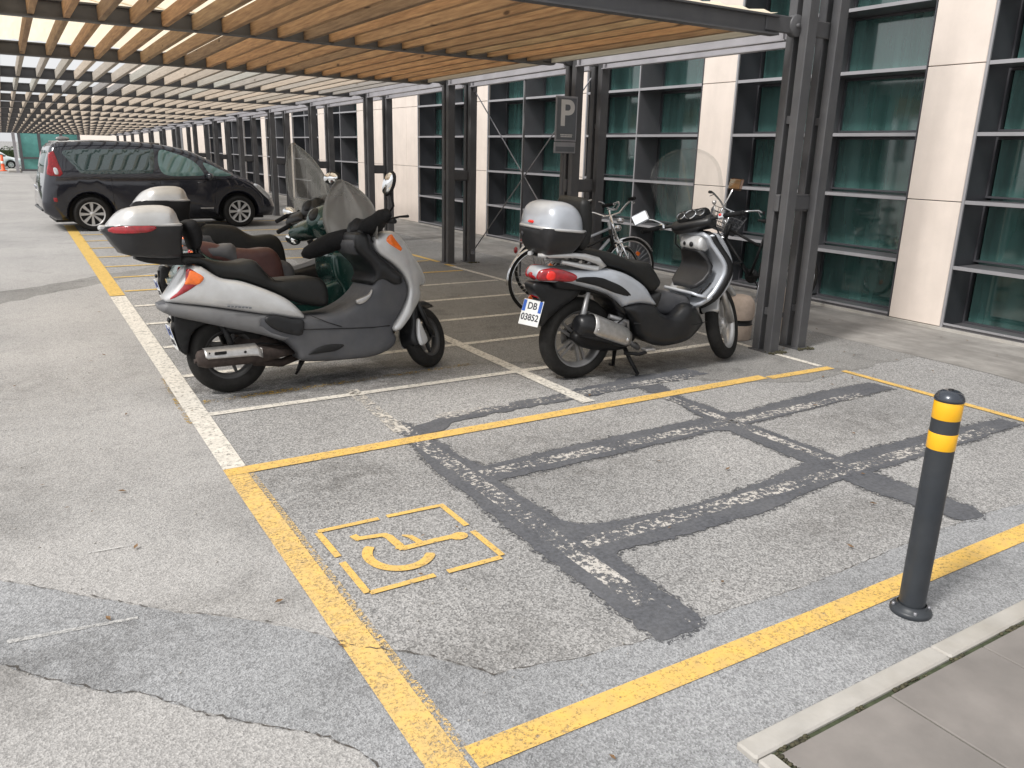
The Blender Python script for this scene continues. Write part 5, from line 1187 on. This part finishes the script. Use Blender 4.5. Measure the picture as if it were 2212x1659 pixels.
VN = empty('people_carrier', frame_mat((1.26, 17.65, 0), 2.8, 0), label='midnight blue people carrier parked across the yellow bays beyond the scooters', category='car')
def wV(x, z):
    w_ = .86 if z < .95 else lerp(.86, .70, clampf((z-.95)/.6)); w_ *= interp(x, (-.8, -.5, 2.6, 3.1, 3.47), (.985, 1, 1, .95, .80)); return w_-.03*clampf((.35-z)/.3)
def arch(cx, r, z0=.20, n=12):
    out = []
    for i in range(n+1):
        a = math.pi*(1-i/n)-0.0; x = cx+r*math.cos(a); z = .30+r*math.sin(a)
        out.append((x, max(z, .30)))
    return [(cx-r, z0)]+out+[(cx+r, z0)]
top = [(-.78, .34), (-.80, .50), (-.755, .769), (-.70, 1.0), (-.64, 1.259), (-.56, 1.48), (-.50, 1.545), (-.40, 1.575), (.235, 1.605), (1.0, 1.60), (1.504, 1.54), (1.872, 1.445), (2.224, 1.275), (2.649, 1.03), (2.983, .89), (3.273, .67), (3.43, .50), (3.455, .33), (3.40, .20)]
tp = [tuple(p) for p in smooth_poly(top, .08, False)]
outl = tp+[tuple(q) for q in arch(2.66, .37)[::-1]]+[tuple(q) for q in arch(-.02, .37)[::-1]]+[(-.60, .21)]
puff('body', outl, lambda x, z: -wV(x, z), wV, .13, 'carpaint', VN, step=.09, smooth=False)
mb = MB(); mb.box((-.6, -.62, .16), (3.2, .62, .72)); mb.build('underbody', 'black', VN)
for s_ in (-1, 1):
    def sides(o_, i_=.02): return ((lambda x, z: -wV(x, z)-o_), (lambda x, z: -wV(x, z)+i_)) if s_ < 0 else ((lambda x, z: wV(x, z)-i_), (lambda x, z: wV(x, z)+o_))
    a, b = sides(.004); puff('rear_side_window', [(-.40, 1.40), (-.36, 1.43), (.036, 1.465), (.996, 1.475), (1.155, 1.46), (1.10, 1.08), (.95, 1.04), (-.10, 1.03), (-.2, 1.13)], a, b, .01, 'carpriv', VN, step=.05)
    a, b = sides(.004); puff('front_side_window', [(1.25, 1.455), (1.55, 1.41), (1.78, 1.32), (1.93, 1.20), (2.02, 1.02), (1.9, 1.0), (1.275, 1.035)], a, b, .01, 'carglass', VN, step=.05)
    a, b = sides(.004); puff('quarter_window', [(2.02, 1.24), (2.10, 1.235), (2.35, 1.12), (2.55, 1.02), (2.45, 1.0), (2.2, 1.0), (2.10, 1.08)], a, b, .01, 'carglass', VN, step=.04)
    a, b = sides(.008, .05); puff('tail_light', [(-.60, 1.38), (-.52, 1.42), (-.46, 1.2), (-.42, 1.0), (-.55, .985), (-.67, 1.02), (-.63, 1.2)], a, b, .02, 'red', VN, step=.05)
    a, b = sides(.012, .03); puff('reversing_light', [(-.56, 1.13), (-.50, 1.12), (-.49, 1.02), (-.55, 1.02)], a, b, .01, 'lamp', VN, step=.03)
    a, b = sides(.008, .08); puff('headlight', [(2.98, .83), (3.06, .845), (3.23, .71), (3.37, .555), (3.30, .53), (3.13, .67)], a, b, .02, 'lamp', VN, step=.04)
    for (px_, pz) in ((1.02, .86), (1.96, .88)):
        mb = MB(); mb.tube([(px_-.08, s_*.868, pz), (px_+.08, s_*.868, pz)], .012, 8); mb.build('door_handle', 'carpaint', VN)
    mb = MB(); mb.ell((2.10, s_*.93, .99), (.07, .10, .085), 16); mb.build('door_mirror', 'carpaint', VN)
    mb = MB()
    for dxp in ((.36, .36), (1.20, 1.20), (2.16, 2.25)):
        mb.tube([(dxp[0], s_*(wV(dxp[0], .3)-.001), .26), (dxp[1], s_*(wV(dxp[1], .9)-.001), .98)], .004, 5)
    mb.tube([(-.3, s_*.862, .95), (2.6, s_*.862, .93)], .006, 6); mb.build('door_seam', 'black', VN)
    mb = MB(); mb.box((1.9, s_*.860, .375), (2.15, s_*.866, .40), bev=.002); mb.build('side_badge', 'alu', VN)
    mb = MB(); mb.tube([(-.45, s_*.60, 1.575), (.3, s_*.60, 1.612), (1.3, s_*.585, 1.585)], .014, 8); mb.build('roof_rail', 'alu', VN)
    a, b = sides(.006, .05); puff('rear_reflector', [(-.62, .62), (-.57, .62), (-.56, .53), (-.61, .53)], a, b, .01, 'red', VN, step=.03)
def strip(name, pts, hw, mat, off):
    mb = MB(); vs = []; fs = []; ny = 10
    for i, (x, z) in enumerate(pts):
        a = Vector(pts[max(0, i-1)]); b = Vector(pts[min(len(pts)-1, i+1)]); d = (b-a).normalized(); n_ = Vector((-d.y, d.x))
        for j in range(ny+1):
            u = -1+2*j/ny; w_ = hw(x, z); q = off-.05*u*u; vs.append((x+n_.x*q, u*w_, z+n_.y*q))
    m = ny+1
    for i in range(len(pts)-1):
        for j in range(ny): fs.append((i*m+j, (i+1)*m+j, (i+1)*m+j+1, i*m+j+1))
    mb.add(vs, fs, True); o = mb.build(name, mat, VN); s_ = o.modifiers.new('t', 'SOLIDIFY'); s_.thickness = .01; return o
strip('windscreen', [tuple(p) for p in smooth_poly([(1.70, 1.49), (1.872, 1.445), (2.224, 1.275), (2.60, 1.06)], .1, False)], lambda x, z: wV(x, z)-.10, 'carpriv', .018)
strip('rear_window', [(-.70, 1.02), (-.66, 1.2), (-.60, 1.42)], lambda x, z: wV(x, z)-.12, 'carpriv', .02)
mb = MB(); mb.ell((-.27, .0, 1.63), (.12, .03, .045), 12); mb.build('roof_aerial', 'alu', VN)
mb = MB(); mb.box((-.82, -.66, .36), (-.76, .66, .41), bev=.02); mb.build('bumper_trim', 'dark_pl', VN)
plate(VN, Matrix.Translation((-.80, 0, .75)) @ Matrix.Rotation(R(-90), 4, 'Z') @ Matrix.Rotation(R(98), 4, 'X'), .48, .11, [('DK 417 RL', 0, .09)])
for (x, y) in ((-.02, -.76), (2.66, -.76), (-.02, .76), (2.66, .76)): car_wheel(VN, (x, y, .31), .31, .215, .20, side=-1 if y < 0 else 1)
mb = MB(); 
for (x, y) in ((1.3, -.35), (1.3, .35), (.3, -.4), (.3, .4)): mb.box((x, y-.2, .7), (x+.12, y+.2, 1.25), bev=.04)
mb.build('car_seat', 'black', VN)

# ---------------- white car far off ----------------
WC = empty('hatchback', frame_mat((-1.85, 55.6, 0), 0, 0), label='small white car far off at the left edge beyond the pergola', category='car')
wW = lambda x, z: (.80 if z < .5 else lerp(.80, .62, clampf((z-.5)/.5)))
top = [(-.7, .2), (-.72, .4), (-.5, .9), (-.2, .98), (1.3, .98), (1.75, .90), (2.1, .66), (2.45, .58), (2.75, .50), (2.85, .3), (2.8, .14)]
tp = [tuple(p) for p in smooth_poly(top, .12, False)]
def arch2(cx, r): return [(cx-r, .14)]+[(cx+r*math.cos(math.pi*(1-i/8)), .22+r*math.sin(math.pi*i/8)) for i in range(9)]+[(cx+r, .14)]
puff('body', tp+arch2(2.2, .24)[::-1]+arch2(0, .24)[::-1], lambda x, z: -wW(x, z), wW, .09, 'carwhite', WC, step=.12, smooth=False)
mb = MB(); mb.box((-.5, -.6, .1), (2.6, .6, .4)); mb.build('underbody', 'black', WC)
for s_ in (-1, 1):
    puff('side_window', [(-.2, .92), (1.3, .92), (1.62, .86), (1.95, .64), (-.3, .62)], (lambda x, z: -wW(x, z)-.004) if s_ < 0 else (lambda x, z: wW(x, z)-.02), (lambda x, z: -wW(x, z)+.02) if s_ < 0 else (lambda x, z: wW(x, z)+.004), .01, 'carpriv', WC, step=.1)
for (x, y) in ((0, -.72), (2.2, -.72), (0, .72), (2.2, .72)): car_wheel(WC, (x, y, .21), .21, .14, .16, side=-1 if y < 0 else 1)

# ---------------- bicycles ----------------
def bicycle(o, head, steerang, lean, frame_m, label, basket=False, fend=True, rackm='chrome', bars='chrome', refl=True):
    e = empty('bicycle', frame_mat(o, head, lean), label=label, category='bicycle', group='bicycles leaning behind the scooters')
    ST = steer((.82, 0, .85), steerang, 20)
    def wheel(c, xf, fm):
        X = (xf @ Matrix.Translation(c)) if xf is not None else Matrix.Translation(c)
        mb = MB(); ring = [(.325*math.cos(a*math.pi/24), 0, .325*math.sin(a*math.pi/24)) for a in range(48)]
        mb.tube(ring, .017, 10, xf=X, closed=True); ty = mb.build('wheel', 'tyre', e)
        mb = MB(); ring = [(.305*math.cos(a*math.pi/24), 0, .305*math.sin(a*math.pi/24)) for a in range(48)]
        mb.tube(ring, .009, 6, xf=X, closed=True); mb.tube([(0, -.04, 0), (0, .04, 0)], .018, 12, xf=X)
        for k in range(32):
            a = 2*math.pi*k/32; s_ = 1 if k % 2 else -1; b = a+.35*(1 if k % 4 < 2 else -1)
            mb.tube([(.016*math.cos(b), s_*.03, .016*math.sin(b)), (.302*math.cos(a), 0, .302*math.sin(a))], .0014, 4, xf=X, caps=False)
        mb.build('rim', 'chrome', ty)
        if refl:
            for an in (.6, 3.7):
                mb = MB(); mb.box((-.02, -.012, .17), (.02, .012, .21), X @ Matrix.Rotation(an, 4, 'Y')); mb.build('spoke_reflector', 'orange', ty)
        if fend:
            mb = MB(); vs = []; fs = []
            for i in range(19):
                a = R(10+i*9.5) if xf is None else R(30+i*8); a = math.pi-a+R(15) if xf is None else a
                for (r_, y) in ((.349, -.026), (.358, -.012), (.360, .0), (.358, .012), (.349, .026)): vs.append((r_*math.cos(a), y, r_*math.sin(a)))
            for i in range(18):
                for j in range(4): fs.append((i*5+j, i*5+j+1, (i+1)*5+j+1, (i+1)*5+j))
            mb.add(vs, fs, True, X); f_ = mb.build('mudguard', rackm, e); md = f_.modifiers.new('t', 'SOLIDIFY'); md.thickness = .002
    wheel((0, 0, .342), None, rackm); wheel((1.05, 0, .342), ST, rackm)
    mb = MB()
    mb.tube([(.44, 0, .28), (.31, 0, .80)], .016, 10); mb.tube([(.44, 0, .28), (.80, 0, .70)], .017, 10); mb.tube([(.34, 0, .62), (.785, 0, .80)], .016, 10); mb.tube([(.80, 0, .66), (.755, 0, .86)], .02, 10)
    for s_ in (-1, 1): mb.tube([(.44, s_*.03, .28), (0, s_*.055, .342)], .009, 8); mb.tube([(.34, s_*.02, .70), (0, s_*.055, .342)], .008, 8)
    mb.build('frame', frame_m, e)
    mb = MB()
    for s_ in (-1, 1): mb.tube([(1.05, s_*.05, .342), (.95, s_*.045, .50), (.83, s_*.03, .72)], [.009, .012, .013], 8, xf=ST)
    mb.tube([(.83, -.05, .72), (.83, .05, .72)], .014, 8, xf=ST); mb.tube([(.80, 0, .74), (.745, 0, 1.0)], .013, 10, xf=ST); mb.build('fork', 'chrome', e)
    mb = MB(); mb.tube([(.50, -.32, 1.06), (.58, -.33, 1.075), (.68, -.28, 1.10), (.76, -.18, 1.07), (.79, -.08, 1.01), (.77, 0, 1.0), (.79, .08, 1.01), (.76, .18, 1.07), (.68, .28, 1.10), (.58, .33, 1.075), (.50, .32, 1.06)], .011, 10, xf=ST); hb = mb.build('handlebar', bars, e)
    for s_ in (-1, 1):
        mb = MB(); mb.tube([(.46, s_*.315, 1.055), (.58, s_*.33, 1.075)], .017, 10, xf=ST); mb.build('grip', 'muff', hb)
        mb = MB(); mb.tube([(.66, s_*.27, 1.085), (.60, s_*.31, 1.035), (.52, s_*.31, 1.02)], .005, 6, xf=ST); mb.build('brake_lever', 'chrome', hb)
    puff('saddle', [(.13, .93), (.20, .95), (.35, .935), (.43, .93), (.43, .91), (.32, .895), (.18, .88), (.12, .90)], lambda x, z: -interp(x, (.1, .2, .32, .44), (.09, .10, .04, .02)), lambda x, z: interp(x, (.1, .2, .32, .44), (.09, .10, .04, .02)), .02, 'seat', e)
    mb = MB(); mb.tube([(.31, 0, .80), (.28, 0, .90)], .013, 10)
    for k in range(5): mb.tube([(-.22+k*.0, -.06+k*.03, .74), (.24, -.04+k*.02, .74)], .004, 6)
    mb.tube([(-.22, -.06, .74), (-.22, .06, .74)], .005, 6)
    for s_ in (-1, 1): mb.tube([(0, s_*.06, .35), (-.10, s_*.06, .74)], .005, 6)
    mb.build('luggage_rack', 'rod', e)
    mb = MB(); mb.lathe([(0, -.05), (.085, -.05), (.085, -.046), (0, -.046)], 28, 'y', (.44, 0, .28)); mb.tube([(.44, -.06, .28), (.34, -.07, .14)], .008, 8); mb.tube([(.44, .06, .28), (.54, .07, .42)], .008, 8)
    mb.box((.29, -.16, .125), (.38, -.075, .15)); mb.box((.50, .075, .41), (.59, .16, .435)); mb.build('crank', 'dark_pl', e)
    mb = MB(); mb.ell((-.265, 0, .66), (.02, .03, .035)); mb.build('tail_light', 'red', e)
    mb = MB(); mb.ell((.90, 0, .88), (.05, .035, .035), xf=ST); mb.build('headlamp', 'chrome', e)
    if basket:
        mb = MB()
        for k in range(5):
            z = .80+k*.05; a = .13+.012*k; b = .16+.012*k
            mb.tube([(.95-a*.8, -b, z), (.95+a, -b, z), (.95+a, b, z), (.95-a*.8, b, z)], .004, 6, xf=ST, closed=True)
        for k in range(9):
            y = -.17+k*.0425; mb.tube([(1.10, y*.9, .79), (1.13, y*1.15, 1.01)], .003, 5, xf=ST); mb.tube([(.86, y*.9, .79), (.83, y*1.15, 1.01)], .003, 5, xf=ST)
            x = .85+k*.03; mb.tube([(x, -.16, .79), (x, -.208, 1.01)], .003, 5, xf=ST); mb.tube([(x, .16, .79), (x, .208, 1.01)], .003, 5, xf=ST); mb.tube([(x, -.16, .79), (x, .16, .79)], .003, 5, xf=ST)
        mb.build('basket', 'grey_pl', e)
    mb = MB(); mb.tube([(.30, .03, .30), (.26, .16, .01)], .008, 8); mb.build('kickstand', 'rod', e)
    return e
bicycle((4.50, 6.72, 0), -14, 48, 3, 'dark_pl', 'black bicycle with chrome bars whose back wheel shows left of the silver scooter')
bicycle((5.05, 7.5, 0), -16, 10, -2, 'silver_blue', 'pale grey bicycle standing behind the black bicycle, partly hidden by the silver scooter', refl=True)
bicycle((7.36, 6.02, 0), 108, -62, -3, 'black', 'dark bicycle with a front basket leaning near the facade behind the tall pergola posts', basket=True, fend=False)
